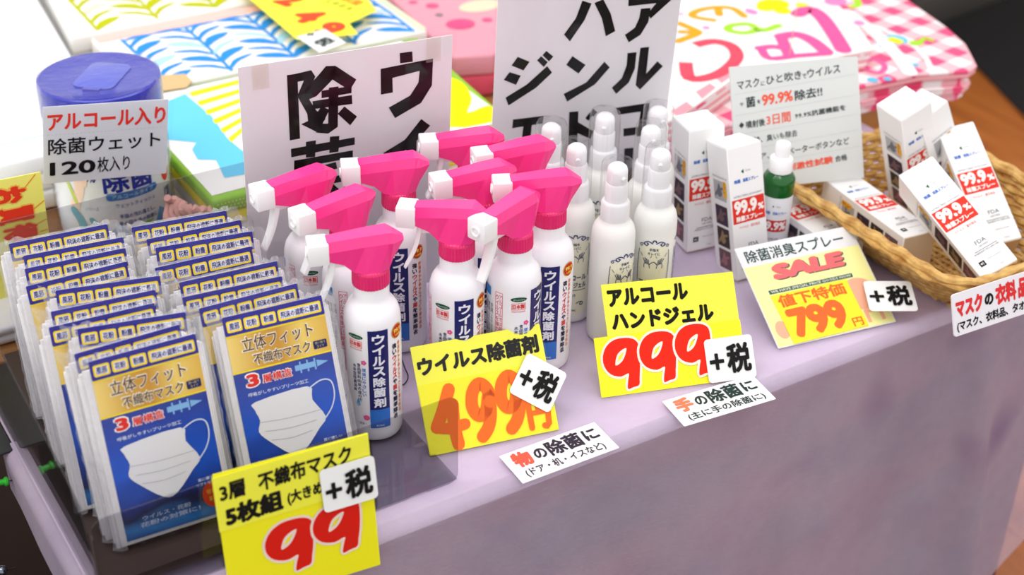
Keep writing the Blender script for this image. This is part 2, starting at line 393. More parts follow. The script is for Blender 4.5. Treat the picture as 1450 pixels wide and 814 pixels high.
# ================================================================== ACRYLIC TRAY AND MASK PACKS
acr = clear('acrylic_clear', (.80, .80, .82), .03, 1.0, ior=1.49)
t = thing('acrylic_tray', 'clear acrylic display tray around the two rows of mask packs', 'tray', (0, 0, TOP+.0005))
b = MB(); b.add(*slab2(rrect2(.2125, .0, .556, .1, .010, 4), .002)); o = b.build('front_panel', acr, t); o.location = (0, .956, 0)
b = MB(); b.add(*slab2(rrect2(.2125, .0, .556, .155, .008, 4), .002)); o = b.build('back_panel', acr, t); o.location = (0, 1.374, 0)
b = MB(); LP = [(.2150, .9582), (.556, .9582), (.556, 1.108), (.498, 1.112), (.498, 1.3738), (.2150, 1.3738)]
b.add([(x, y, z) for z in (0, .002) for x, y in LP], [(5, 4, 3, 2, 1, 0), (6, 7, 8, 9, 10, 11)]+[(i, (i+1) % 6, (i+1) % 6+6, i+6) for i in range(6)]).build('base_sheet', acr, t)
prof = [(.974, .0022), (1.372, .0022), (1.372, .150), (1.34, .143), (1.2, .121), (1.1, .108), (1.02, .099), (.992, .09), (.980, .07), (.9745, .04)]
n = len(prof); V = [(.2128, y, z) for y, z in prof]+[(.2148, y, z) for y, z in prof]
link('side_panel', V, [tuple(range(n)), tuple(reversed(range(n, 2*n)))]+[(i, (i+1) % n, (i+1) % n+n, i+n) for i in range(n)], acr, t)

t = thing('cardboard_liner', 'dark brown cardboard sheet lying in the acrylic tray under the mask packs', 'cardboard', (0, 0, TOP+.0025))
MB().box(.2155, .475, .975, 1.371, .0003, .0018).build('liner_sheet', mat('dark_kraft', (58, 42, 36), .8), t, bevel=.0005)
MB().box(.2155, .475, .973, .9745, .0003, .012).build('liner_lip', mat('dark_kraft'), t)
film = clear('pack_film', (.985, .985, .99), .10, .45, bmp=.5, bscale=60, ior=1.4, milky=.0)
frill_m = clear('crumpled_film', (.95, .95, .97), .12, 2.4, bmp=1.0, bscale=120, ior=1.5, milky=.16)
CW, CH = .094, .170
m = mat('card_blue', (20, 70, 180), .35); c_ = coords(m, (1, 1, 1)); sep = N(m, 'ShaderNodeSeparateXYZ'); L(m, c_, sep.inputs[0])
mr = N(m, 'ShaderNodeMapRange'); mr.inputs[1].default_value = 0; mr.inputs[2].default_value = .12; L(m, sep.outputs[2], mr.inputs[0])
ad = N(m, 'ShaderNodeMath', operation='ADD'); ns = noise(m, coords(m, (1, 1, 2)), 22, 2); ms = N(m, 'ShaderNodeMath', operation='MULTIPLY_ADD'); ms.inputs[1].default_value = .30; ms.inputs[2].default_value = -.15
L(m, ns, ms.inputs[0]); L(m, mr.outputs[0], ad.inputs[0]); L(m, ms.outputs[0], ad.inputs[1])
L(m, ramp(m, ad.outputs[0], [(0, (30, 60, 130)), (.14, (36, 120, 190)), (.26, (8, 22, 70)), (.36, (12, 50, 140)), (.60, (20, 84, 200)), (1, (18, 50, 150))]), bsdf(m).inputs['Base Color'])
m = mat('card_gold', (214, 170, 60), .32); sep = N(m, 'ShaderNodeSeparateXYZ'); L(m, coords(m), sep.inputs[0])
mr = N(m, 'ShaderNodeMapRange'); mr.inputs[1].default_value = -.047; mr.inputs[2].default_value = .047; L(m, sep.outputs[0], mr.inputs[0])
L(m, ramp(m, mr.outputs[0], [(0, (236, 206, 110)), (.3, (206, 156, 40)), (.5, (196, 140, 24)), (.75, (232, 200, 96)), (1, (216, 172, 60))]), bsdf(m).inputs['Base Color'])
HDRN = mat('header_navy', (36, 32, 138), .3, .3)
white_mask = mat('mask_white', (240, 238, 236), .85)
def mask_pack(label, full):
    t = thing('mask_pack', label, 'mask pack', (0, 0, 0), (0, 0, 0), 'mask packs in the acrylic tray')
    b = MB()                                            # folded white masks and backing sheets, edges showing at the sides
    for k, (a, c) in enumerate(((.0515, .006), (.0545, .004), (.0525, .005), (.055, .007))):
        b.box(-a-.0015, a-.001, .0012+k*.0034, .0042+k*.0034, c, CH+.002-k*.003)
    b.build('folded_masks', white_mask, t, bevel=.0006, seg=1)
    cz = .010
    cd = MB().box(-CW/2, CW/2, 0, .0008, cz, cz+CH).build('header_card', mat('card_white', (236, 236, 238), .5), t)
    def fl(n, vf, c, y): return flat(n, [[(x, z+cz) for x, z in vf[0]], vf[1]], c, cd, y)
    H = CH
    MB().add(*slab2(rrect2(-CW/2, cz+H*.895, CW/2, cz+H, .001, 2), .0012)).build('navy_band', HDRN, cd).location = (0, -.0012, 0)
    fl('gold_band', rect2(-CW/2, H*.69, CW/2, H*.895), mat('card_gold'), -.0004)
    fl('yellow_rule', join2(rect2(-CW/2, H*.885, CW/2, H*.897), rect2(-CW/2, H*.685, CW/2, H*.694)), (240, 214, 30), -.0008)
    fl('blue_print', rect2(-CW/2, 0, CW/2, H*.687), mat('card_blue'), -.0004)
    bx = [(-.0445, -.0305), (-.0285, -.0145), (-.0125, .0015), (.0035, .0445)]
    z0, z1 = H*.912, H*.974
    fl('yellow_box', join2(*[rrect2(a, z0, c, z1, .0015, 2) for a, c in bx]), (244, 214, 0), -.0016)
    fl('white_box', join2(*[rrect2(a+.0017, z0+.0017, c-.0017, z1-.0017, .001, 2) for a, c in bx]), (226, 228, 240), -.0018)
    fl('header_lettering', join2(*[T(s, a+.0024, z0+.0022, c-.0024, z1-.0022, .02, 1, 0, 4) for s, (a, c) in zip(('風邪', '花粉', '粉塵', '飛沫の遮断に最適'), bx)]), (44, 40, 120), -.0020)
    if full:
        ti = [('立体フィット', -.034, H*.792, .033, H*.872), ('不織布マスク', -.026, H*.712, .028, H*.772)]
        fl('title_outline', join2(*[T(s, a-.001, b_-.001, c+.001, d+.001, .055, 2, 0, 8) for s, a, b_, c, d in ti]), (244, 236, 214), -.0008)
        fl('title_lettering', join2(*[T(s, a, b_, c, d, .012, 2, 0, 4) for s, a, b_, c, d in ti]), (96, 66, 40), -.0011)
        fl('navy_stamp', rrect2(.031, H*.717, .044, H*.762, .001, 2), NAVY, -.0008)
        fl('stamp_lettering', join2(T('使い捨て', .0325, H*.742, .0425, H*.757, 0, 1), T('タイプ', .034, H*.722, .041, H*.737, 0, 1)), (200, 190, 120), -.0011)
        fl('layer_outline', join2(T('3', -.0375, H*.594, -.0235, H*.676, .10, 3), T('層構造', -.022, H*.602, .007, H*.656, .05, 2)), (246, 240, 240), -.0008)
        fl('layer_lettering', join2(T('3', -.0362, H*.601, -.0248, H*.669, .05, 3), T('層構造', -.0212, H*.606, .0062, H*.652, .018, 2, 0, 4)), (222, 44, 34), -.0011)
        fl('small_lettering', join2(T('呼吸がしやすいプリーツ加工', -.037, H*.548, .020, H*.570, .01, 1, 0, 4), T('耳に優しい', .024, H*.205, .042, H*.223, .01, 1, 0, 4), T('ソフトなゴム', .022, H*.180, .042, H*.198, .01, 1, 0, 4)), (214, 226, 244), -.0011)
        fl('arrow', join2(rect2(.010, H*.625, .030, H*.655), rect2(.0145, H*.608, .016, H*.672), rect2(.0215, H*.608, .023, H*.672), rect2(.0285, H*.608, .030, H*.672), poly2((.031, H*.622), (.042, H*.64), (.031, H*.66))), (128, 178, 226), -.0008)
        fl('bottom_lettering', join2(T('ウイルス・花粉', -.030, H*.088, .014, H*.114, .02, 1, 0, 4), T('花粉の対策に！', -.033, H*.052, .022, H*.080, .03, 1, 0, 4)), (176, 190, 220), -.0008)
        fl('red_disc', disc2(.036, H*.118, .0105, .0125), (214, 40, 34), -.0010)
        fl('disc_lettering', join2(T('個包装', .0295, H*.125, .0425, H*.150, 0, 1), T('5枚', .031, H*.082, .042, H*.112, .02, 1)), (240, 200, 60), -.0013)
        fl('caption', T('花粉・ほこり・かぜの季節のマスクに ・ ふつうサイズ 5枚入', -.036, -.0062, .036, -.0040, 0, 1), (90, 90, 100), -.0008)
        # printed mask picture
        msk = smooth_path([(-.034, H*.475), (-.032, H*.515), (.018, H*.53), (.0205, H*.45), (.030, H*.34), (.022, H*.285), (.004, H*.185), (-.008, H*.185), (-.026, H*.285), (-.034, H*.35), (-.031, H*.41)], 3, True)
        fl('mask_picture', (msk, [tuple(range(len(msk)))]), (226, 226, 230), -.0010)
        fl('pleat_lines', join2(*[stroke([(-.032+.004*k, H*(.40-.055*k)), (-.005, H*(.385-.055*k)), (.027-.006*k, H*(.385-.05*k))], .0005, False) for k in range(3)]), (176, 178, 188), -.0012)
        fl('ear_loop_picture', stroke([(.019, H*.515), (.032, H*.545), (.041, H*.525), (.042, H*.45), (.037, H*.38), (.028, H*.325)], .0013), (206, 218, 236), -.0009)
    # clear bag round it
    rnd = random.Random(len(bpy.data.objects)); NX, NZ = 12, 18; W2, Z0, Z1 = .0585, .0, CH+.026; V = []
    for j in range(NZ+1):
        for i in range(NX+1):
            u, v_ = i/NX, j/NZ; e = max(abs(u-.5)*2, 0)**4+max(0, v_-.88)*5
            V.append(((u-.5)*2*W2+rnd.uniform(-1, 1)*.0012*(e > .5), -.0035+rnd.uniform(-1, 1)*.0016*min(1, e+.1)+.004*(abs(u-.5)*2)**6, Z0+(Z1-Z0)*v_+(rnd.uniform(-.003, .004) if j == NZ else 0)))
    F2 = [(j*(NX+1)+i, j*(NX+1)+i+1, (j+1)*(NX+1)+i+1, (j+1)*(NX+1)+i) for j in range(NZ) for i in range(NX)]
    link('clear_bag', V, F2, film, t, True)
    # sealed flanges at the two sides, crumpled film along the top
    V, F2 = [], []
    for sx in (-1, 1):
        q = len(V); n = 24
        for j in range(n+1):
            z = .003+(CH+.010)*j/n; e = rnd.uniform(-1, 1)*(.0008+.0022*(j/n > .9))
            V += [(sx*.0480, -.0012, z), (sx*(.0535+e*.5), -.0006+e*.4, z), (sx*(.0592+e), .006+e, z+e)]
        for j in range(n):
            for k in range(2): F2.append((q+3*j+k, q+3*j+k+1, q+3*j+k+4, q+3*j+k+3))
    q = len(V); n = 22
    for i in range(n+1):
        x = -.05+.1*i/n; V += [(x, .0012, CH+.009), (x+rnd.uniform(-.002, .002), rnd.uniform(.002, .007), CH+.011+rnd.uniform(.0005, .0035)*(1.3-(abs(i/n-.5) < .35)))]
    F2 += [(q+2*i, q+2*i+2, q+2*i+3, q+2*i+1) for i in range(n)]
    link('crumpled_edge', V, F2, frill_m, t)
    return t
# (x left, x right, y, z of the navy band's top) of every pack, front to back
col1 = [(.2528, .350, 1.063, .868, 17), (.249, .345, 1.083, .872, 18), (.255, .342, 1.112, .874, 19), (.240, .334, 1.132, .866, 19), (.247, .341, 1.156, .868, 20), (.256, .344, 1.184, .873, 20), (.246, .340, 1.212, .865, 20), (.249, .344, 1.238, .872, 19), (.253, .347, 1.262, .870, 20), (.251, .343, 1.292, .869, 20)]
col2 = [(.377, .470, 1.078, .869, 24), (.368, .460, 1.098, .863, 20), (.357, .450, 1.120, .869, 20), (.365, .458, 1.146, .872, 20), (.356, .449, 1.182, .870, 20), (.362, .458, 1.213, .874, 20), (.364, .462, 1.235, .868, 20), (.358, .452, 1.262, .866, 20)]
yaws1 = [-3, -1, -13, -5, -7, -14, -2, -6, -8, -6]; yaws2 = [-6, -3, -7, -6, -5, -10, -6, -9]
o1 = ['front mask pack of the left row, its whole card showing', 'mask pack second from the front in the left row', 'tilted mask pack third from the front in the left row', 'low mask pack fourth from the front in the left row', 'mask pack fifth from the front in the left row', 'strongly tilted mask pack sixth from the front in the left row', 'mask pack seventh from the front in the left row', 'mask pack eighth from the front in the left row', 'mask pack ninth from the front in the left row', 'rearmost mask pack of the left row against the acrylic back panel']
o2 = ['front mask pack of the right row beside the spray bottle', 'low mask pack second from the front in the right row', 'mask pack third from the front in the right row', 'mask pack fourth from the front in the right row', 'mask pack fifth from the front in the right row', 'tilted mask pack sixth from the front in the right row', 'mask pack seventh from the front in the right row', 'rearmost mask pack of the right row below the tall black lettered sign']
full = mask_pack('x', True)
def place_pack(o, row, yaw):
    xl, xr, y, z, lean = row; c = (xl+xr)/2; h = CH+.010
    # base stands on the tray sheet, the top leans back onto the pack behind
    zb = z-h*cos(radians(lean)); yb = y-h*sin(radians(lean))
    put(o, (c, yb, max(zb, TOP+.0055)), (yaw, lean, 0))
n_ = 0
for rows, yaws, labs in ((col1, yaws1, o1), (col2, yaws2, o2)):
    for row, yw, lb in zip(rows, yaws, labs):
        o = full if n_ == 0 else copy_tree(full); o['label'] = lb; place_pack(o, row, yw); n_ += 1

# ================================================================== SPRAY BOTTLES
pink = mat('trigger_pink', (250, 56, 142), .28, .5); pinkc = mat('collar_pink', (226, 36, 110), .35); wp = mat('white_plastic', (246, 246, 248), .3)
bw = mat('bottle_white', (244, 243, 248), .28)
R1 = .0272
def spray(label, x, y, head_yaw, label_yaw):
    """nozzle points along head_yaw, navy panel faces label_yaw (degrees, world)"""
    if spray.proto is None:
        t = thing('spray_bottle', label, 'spray bottle', (0, 0, 0), (0, 0, 0), 'pink trigger spray bottles'); spray.proto = t
        prof = [(.012, .0015), (.0225, 0), (.0245, .0012), (.0262, .005), (.0268, .012), (R1, .10), (R1, .128), (.0266, .136), (.0248, .143), (.0215, .1485), (.0185, .151), (.0174, .154), (.0168, .156), (.0168, .171)]
        MB().lathe(prof, 48).build('bottle_body', bw, t, smooth=True)
        lab = wrap('navy_panel', rect2(-.0098, .018, .0098, .131), R1, mat('panel_navy', (26, 30, 100), .35), t, .0002)
        wrap('blue_foot_panel', rect2(-.0098, .018, .0098, .040), R1, mat('panel_blue', (40, 110, 200), .35), lab, .0004)
        wrap('panel_lettering', join2(TV('ウイルス除菌剤', 0, .127, .0122, .0118, .035, 3, 8, .9), T('300mL', -.004, .020, .004, .0225, 0, 1)), R1, (236, 236, 246), lab, .0007)
        wrap('green_oval', disc2(-.0225, .1225, .0082, .0026), R1, (14, 78, 50), t, .0003)
        wrap('oval_script', T('GreenCare', -.0285, .1215, -.0165, .1237, 0, 1, .3), R1, (190, 220, 200), t, .0005)
        wrap('red_frame', join2(frame2(-.0295, .1105, -.0155, .1182, .0005)), R1, (226, 60, 50), t, .0003)
        wrap('red_lettering', join2(T('日本製', -.0285, .1118, -.0165, .1170, .03, 2), T('MADE IN JAPAN', -.0292, .1072, -.0158, .1092, .01, 1, 0, 4)), R1, (222, 50, 44), t, .0003)
        wrap('small_lettering', join2(TV('食品原料由来の成分で', -.0195, .093, .0046, .0040, .012, 1, 4), TV('未来型除菌消臭', -.0245, .091, .0046, .0038, .012, 1, 4), T('ー清潔ー', -.024, .021, -.013, .024, 0, 1)), R1, (60, 62, 110), t, .0003)
        wrap('blue_lettering', TV('環境にやさしい', -.0145, .088, .0048, .0040, .015, 1, 4), R1, (60, 120, 200), t, .0003)
        wrap('pink_flower', join2(*[disc2(-.0145+.0016*cos(i*1.2566), .0945+.0016*sin(i*1.2566), .0013, n=8) for i in range(5)], disc2(-.0135, .030, .0032, n=12)), R1, (226, 90, 150), t, .0003)
        wrap('blue_drop', join2(smooth_drop(-.0215, .046, .0048, .0085)), R1, (80, 160, 216), t, .0003)
        wrap('drop_lettering', T('除菌消臭', -.0242, .0425, -.0188, .0462, 0, 1), R1, (240, 246, 250), t, .0005)
        wrap('red_column_print', join2(frame2(-.047, .060, -.0385, .128, .0005), TV('ウイルスを強力に除菌', -.0445, .125, .0062, .0036, .01, 1, 4), TV('アルコールではありません', -.0408, .125, .0052, .0032, .01, 1, 4)), R1, (224, 92, 116), t, .0003)
        wrap('blue_stamp', rrect2(-.066, .120, -.054, .130, .001), R1, (60, 140, 210), t, .0003)
        wrap('back_lettering', join2(*[TV('使用上の注意をよく読んで', -.052-.0042*k, .112, .0062, .0032, 0, 1, 4) for k in range(4)]), R1, (90, 90, 96), t, .0003)
        md = wrap('gold_medal', disc2(.0215, .1235, .0078, .0082, 28), R1, mat('medal_gold', (206, 150, 60), .3), t, .0003)
        wrap('red_medal_face', disc2(.0215, .1235, .0066, .0070, 24), R1, (200, 40, 30), md, .0005)
        wrap('medal_lettering', join2(T('99.9', .0160, .1225, .0262, .1272, .03, 2, .1), T('％除菌', .0175, .1185, .0258, .1212, .01, 1)), R1, (250, 226, 90), md, .0007)
        s = '強いウイルスや菌を簡単除去'; zz = [.111-i*.0068 for i in range(len(s))]
        wrap('slogan_dark', join2(*[TV(c, .0172, z, .0068, .0056, .03, 1, 4) for c, z in zip(s, zz) if c not in 'ウイルス菌']), R1, (40, 30, 60), t, .0003)
        wrap('slogan_red', join2(*[TV(c, .0172, z, .0068, .0056, .03, 1, 4) for c, z in zip(s, zz) if c in 'ウイルス菌']), R1, (214, 60, 64), t, .0003)
        wrap('orange_lettering', TV('除菌率９９．９％でカビや菌も除去', .0238, .111, .0052, .0038, .02, 1, 4), R1, (226, 130, 84), t, .0003)
        # screw collar, ribbed
        MB().lathe([(.0150, .1685), (.0176, .1685), (.0179, .1705), (.0176, .1835), (.0168, .1855), (.0150, .1868)], 72, rib=.035).build('screw_collar', pinkc, t, smooth=False)
        # faceted trigger head, nozzle along +X of the head frame
        hd = bpy.data.objects.new('trigger_head', None)
        def ring(x, zt, zb, wt, wm, wb, zm=None):
            zm = zm if zm is not None else zt-.012
            return [(x, -wb, zb), (x, wb, zb), (x, wm, zm), (x, wt, zt), (x, -wt, zt), (x, -wm, zm)]
        Z = .1862
        rings = [ring(.040, Z+0.0331, Z+0.0142, .0072, .0100, .0092, Z+0.0232), ring(.0255, Z+0.0346, Z+0.0090, .0078, .0108, .0096, Z+0.0249), ring(.0165, Z+0.0354, Z+0.0004, .0082, .0114, .0100, Z+0.0258),
                 ring(.006, Z+0.0365, Z-0.0004, .0088, .0120, .0150, Z+0.0271), ring(-.006, Z+0.0373, Z-0.0004, .0092, .0126, .0150, Z+0.0279), ring(-.0160, Z+0.0380, Z+0.0004, .0094, .0132, .0098, Z+0.0288),
                 ring(-.0205, Z+0.0361, Z+0.0112, .0070, .0118, .0086, Z+0.0279), ring(-.0310, Z+0.0297, Z+0.0254, .0026, .0046, .0034, Z+0.0275)]
        head = MB().loft(rings).build('trigger_head', pink, t)
        nz = MB().box(.0385, .0575, -.0112, .0112, Z+0.0112, Z+0.0331).build('nozzle_block', wp, head, bevel=.0016)
        MB().lathe([(.0015, 0), (.0052, 0), (.0052, .0016), (.0042, .0018), (.0036, .0006), (.0012, .0006), (.001, .0012), (.0004, .0012)], 20).build('nozzle_tip', wp, head, smooth=True)
        nt_ = head.children[-1]; nt_.matrix_local = Matrix.Translation((.0572, 0, Z+0.0219)) @ Matrix.Rotation(radians(90), 4, 'Y')
        tp = smooth_path([(.0345, .016), (.0355, .004), (.0385, -.010), (.0435, -.024), (.0505, -.038)], 3)
        rg = []
        for k, (px, pz) in enumerate(tp):
            t_ = k/(len(tp)-1); wv = .0075-.0018*t_; th = .0055-.0030*t_
            rg.append([(px-th*.4, -wv, Z+pz), (px+th*.6, -wv*.8, Z+pz+.002), (px+th*.6, wv*.8, Z+pz+.002), (px-th*.4, wv, Z+pz)])
        MB().loft(rg).build('trigger_lever', wp, head, bevel=.0008)
        MB().box(.020, .037, -.0055, .0055, Z+0.0047, Z+0.0142).build('pump_chamber', wp, head, bevel=.001)
        o = t
    else: o = copy_tree(spray.proto, label)
    ly = label_yaw+90
    put(o, (x, y, TOP+(.0029 if 'beside the mask packs' in label else .0004)), (ly, 0, 0))
    for c in o.children:
        if c.name.startswith('trigger_head'): c.rotation_euler = (0, 0, radians(head_yaw-ly))
    return o
spray.proto = None
def smooth_drop(cx, cz, w, h):
    p = smooth_path([(cx, cz+h*.6), (cx+w*.35, cz+h*.1), (cx+w*.5, cz-h*.2), (cx, cz-h*.45), (cx-w*.5, cz-h*.2), (cx-w*.35, cz+h*.1)], 3, True); return p, [tuple(range(len(p)))]
def camdir(x, y): return math.degrees(math.atan2(-y, -x))
for lb, x, y, hy, off in (
    ('pink-trigger spray bottle at the front, standing beside the mask packs', .527, 1.068, 162, 10),
    ('pink-trigger spray bottle at the back left, in front of the black lettered sign', .529, 1.206, 180, 43),
    ('pink-trigger spray bottle half hidden behind the front one', .543, 1.148, -176, 75),
    ('pink-trigger spray bottle whose nozzle covers the bottom of the black lettering', .622, 1.190, 158, -4),
    ('pink-trigger spray bottle just behind the 499 price card, left of the turned one', .624, 1.076, 140, 16),
    ('rearmost pink-trigger spray bottle between the two big signs', .717, 1.200, 158, 5),
    ('pink-trigger spray bottle hidden in the middle, only its head and a label strip showing', .689, 1.130, 169, 5),
    ('pink-trigger spray bottle at the back right in front of the clear-capped bottles', .752, 1.155, 167, 10),
    ('rightmost pink-trigger spray bottle, its navy label fully showing', .735, 1.084, 155, 8),
    ('pink-trigger spray bottle turned so its nozzle points towards the viewer', .681, 1.061, -163, 58)):
    spray(lb, x, y, hy, camdir(x, y)+off)

# ================================================================== GEL PUMP BOTTLES
capm = clear('cap_clear', (.985, .985, .99), .03, 1.8, ior=1.5); gelw = mat('gel_white', (240, 240, 236), .32); R2 = .0232
navy2 = (44, 56, 104)
def scroll(cx, cz, s, d=1):
    return stroke([(cx, cz), (cx+d*s*.5, cz+s*.25), (cx+d*s, cz), (cx+d*s*.75, cz-s*.35), (cx+d*s*.5, cz-s*.1), (cx+d*s*.7, cz+s*.02)], s*.13, True, 3)
def hand_print(cx, cz, s, d):
    return join2(*[stroke([(cx+d*s*.1*k, cz), (cx+d*s*(.16*k+.1), cz+s*(.55-.09*abs(k-1)))], s*.07, True, 1) for k in range(-1, 3)], stroke([(cx-d*s*.15, cz-s*.1), (cx-d*s*.45, cz+s*.18)], s*.08, True, 1), stroke([(cx-d*s*.2, cz-s*.5), (cx-d*s*.1, cz-s*.1), (cx+d*s*.3, cz-s*.05), (cx+d*s*.3, cz-s*.5)], s*.06, False, 2))
def gel(label, x, y, yaw):
    if gel.proto is None:
        t = thing('gel_pump_bottle', label, 'pump bottle', (0, 0, 0), (0, 0, 0), 'white pump bottles with clear caps'); gel.proto = t
        MB().lathe([(.010, .001), (.0205, 0), (.0222, .002), (.0230, .006), (R2, .02), (R2, .122), (.0228, .130), (.0212, .1365), (.0182, .1415), (.0155, .144), (.0150, .147)], 48).build('bottle_body', gelw, t, smooth=True)
        wrap('gel_window', rrect2(-.0165, .012, .0165, .104, .002), R2, mat('gel_cream', (238, 236, 214), .3), t, .0001)
        pr = [scroll(-.002, .1085, .009, -1), scroll(.002, .1085, .009, 1), scroll(-.010, .106, .006, -1), scroll(.010, .106, .006, 1)]
        pr += [disc2(.0018*cos(a), .1105+.0018*sin(a), .0009, n=8) for a in (0, .8, 1.57, 2.35, 3.14)]
        pr += [T('手指を', -.005, .099, .005, .1025, .02, 1), T('キレイに', -.0065, .0942, .0065, .0978, .02, 1)]
        pr += [hand_print(-.006, .084, .012, -1), hand_print(.006, .084, .012, 1)]
        for sx in (-1, 1): pr += [stroke([(sx*.0165, .100), (sx*.0175, .08), (sx*.0165, .06)], .0007, False, 3), stroke([(sx*.012, .092), (sx*.0145, .096)], .0005), stroke([(sx*.0035, .091), (sx*.002, .0935)], .0005)]
        pr += [T('アルコール', -.0145, .0555, .0145, .0625, .035, 2), T('ハンドジェル', -.0145, .0460, .0145, .0530, .035, 2), rect2(-.0145, .0428, .0145, .0436), T('たっぷり', -.010, .034, .003, .0385, .02, 1), scroll(-.004, .026, .008, -1), scroll(.004, .026, .008, 1), T('500mL', -.004, .016, .004, .019, .01, 1)]
        wrap('label_print', join2(*pr), R2, navy2, t, .0003)
        wrap('side_print', join2(*[rect2(.026+.003*k, .02, .0265+.003*k, .10-.006*(k % 2)) for k in range(5)], *[TV('使用方法注意事項', .028+.003*k, .098, .0075, .0024, 0, 1, 4) for k in range(4)], scroll(.026, .108, .008, 1)), R2, (70, 80, 130), t, .0003)
        MB().lathe([(.0130, .1425), (.0150, .1425), (.0152, .1450), (.0150, .1640), (.0140, .1662), (.0125, .1670)], 40).build('pump_collar', wp, t, smooth=True)
        MB().lathe([(.0118, .1665), (.0120, .1855), (.0112, .1875), (.0070, .1880)], 32).build('pump_stem', wp, t, smooth=True)
        hd = MB().lathe([(.0070, .1876), (.0106, .1878), (.0109, .1890), (.0106, .2010), (.0096, .2050), (.0065, .2078), (.0015, .2086)], 32).build('pump_head', wp, t, smooth=True)
        MB().tube([(0, -.0085, .1950), (0, -.0110, .1952), (0, -.0134, .1948)], .0024, 10).build('pump_spout', wp, hd, smooth=True)
        MB().lathe([(.0172, .1475), (.0170, .20), (.0166, .2085), (.0150, .2118), (.0110, .2128), (.001, .2130)], 40, cap=False).build('clear_cap', capm, t, smooth=True)
        o = t
    else: o = copy_tree(gel.proto, label)
    put(o, (x, y, TOP+.0004), (yaw+90, 0, 0)); return o
gel.proto = None
for lb, x, y, off in (
    ('frontmost clear-capped pump bottle, behind the left edge of the 999 card', .8215, 1.090, 38),
    ('clear-capped pump bottle beside the frontmost one, its hands print facing out', .8785, 1.093, 3),
    ('clear-capped pump bottle right of the rightmost pink spray bottle', .809, 1.146, 8),
    ('clear-capped pump bottle at the left end of the back row, half behind pink heads', .812, 1.199, 5),
    ('clear-capped pump bottle in the middle of the back row', .877, 1.192, -5),
    ('clear-capped pump bottle second row, just left of the white boxes', .902, 1.142, 20),
    ('rearmost clear-capped pump bottle next to the tall white box', .937, 1.176, 30)):
    gel(lb, x, y, camdir(x, y)+off)

# ================================================================== WHITE SPRAY BOXES AND GREEN SPRAY
BX, BY, BZ = .045, .045, .16
boxw = mat('carton_white', (242, 242, 242), .45)
def carton(label, loc, rot, D=(1, 1, 1)):
    if carton.proto is None:
        t = thing('spray_carton', label, 'box', (0, 0, 0), (0, 0, 0), 'white boxes of 99.9% spray'); carton.proto = t
        MB().box(0, BX, 0, BY, .001, BZ-.001).build('carton_body', boxw, t, bevel=.0007, seg=1)
        MB().box(.0006, BX-.0006, .0006, BY-.0006, BZ-.0010, BZ).build('top_flap', boxw, t, bevel=.0003, seg=1)
        MB().box(.0006, BX-.0006, .0006, BY-.0006, 0, .0010).build('bottom_flap', mat('carton_inside', (214, 196, 170), .7), t, bevel=.0003, seg=1)
        f = lambda n, vf, c, y=-.0003: link(n, [(x, y-d, z) for (x, z), d in zip(vf[0], depths(vf))], vf[1], ink(c), t)
        f('green_mark', join2(poly2((.016, .1295), (.0195, .132), (.0195, .127)), disc2(.0185, .1278, .0008, n=8)), (20, 90, 60)); f('mark_lettering', T('Clean', .0212, .1285, .0285, .1310, 0, 1), (150, 150, 150))
        f('blue_lettering', join2(T('除菌', .0065, .1165, .0145, .1210, .03, 2), T('消臭スプレー', .0175, .1165, .0380, .1210, .03, 2)), (50, 110, 200))
        f('grey_lettering', T('ANTIBACTERIAL DEODORANT', .004, .0998, .041, .1022, .0, 1), (120, 120, 124))
        f('red_block', rect2(.0015, .0690, .0435, .0975), (222, 52, 36)); f('block_lettering', join2(T('99.9', .0035, .0800, .0335, .0960, .05, 3), T('%', .0345, .0800, .0425, .0880, .04, 2), T('除菌スプレー', .0055, .0710, .0400, .0775, .04, 2)), (250, 240, 236), -.0006)
        f('red_caption', T('ウイルス・菌を除去', .009, .0618, .036, .0655, .01, 1, 0, 4), (226, 110, 96))
        f('black_lettering', join2(T('FDA', .0190, .0385, .0320, .0435, .0, 2), rect2(.0120, .0310, .0400, .0316), T('CERTIFIED', .019, .0345, .032, .0365, 0, 1), T('INGREDIENTS FDA APPROVED', .010, .0275, .041, .0298, 0, 1)), (60, 66, 72))
        f('black_stamp', rect2(.0080, .0130, .0150, .0195), (26, 28, 30)); f('stamp_ring', join2(disc2(.0105, .0162, .0012, n=8), rect2(.0122, .0145, .0128, .018)), (220, 220, 220), -.0006)
        f('small_print', join2(T('MADE IN JAPAN', .0195, .0170, .036, .0188, 0, 1), T('100mL', .0260, .0055, .0320, .0072, 0, 1)), (120, 120, 124))
        g = lambda n, vf, c, x=-.0003: link(n, [(x-d, BY-a, z) for (a, z), d in zip(vf[0], depths(vf))], vf[1], ink(c), t)
        g('side_lettering', T('SPRAY FOR MASK AND DOOR', .009, .1205, .040, .1230, 0, 1), (110, 110, 114))
        for (z, c1, c2) in ((.094, (176, 178, 182), (110, 112, 118)), (.064, (60, 46, 62), (112, 84, 88)), (.037, (60, 50, 46), (150, 126, 92)), (.010, (110, 84, 90), (160, 110, 120))):
            g('photo_print', rect2(.010, z, .036, z+.0235), c1); g('photo_figure', join2(smooth_drop(.022, z+.011, .012, .016), stroke([(.013, z+.005), (.02, z+.012), (.032, z+.016)], .003)), c2, -.0005)
        g('orange_patch', rrect2(.031, .099, .038, .1185, .002), (244, 180, 50), -.0007)
        g('patch_lettering', TV('スプレー', .0345, .1175, .0045, .004, .02, 1), (120, 80, 30), -.0009)
        o = t
    else: o = copy_tree(carton.proto, label)
    put(o, loc, rot); return o
carton.proto = None
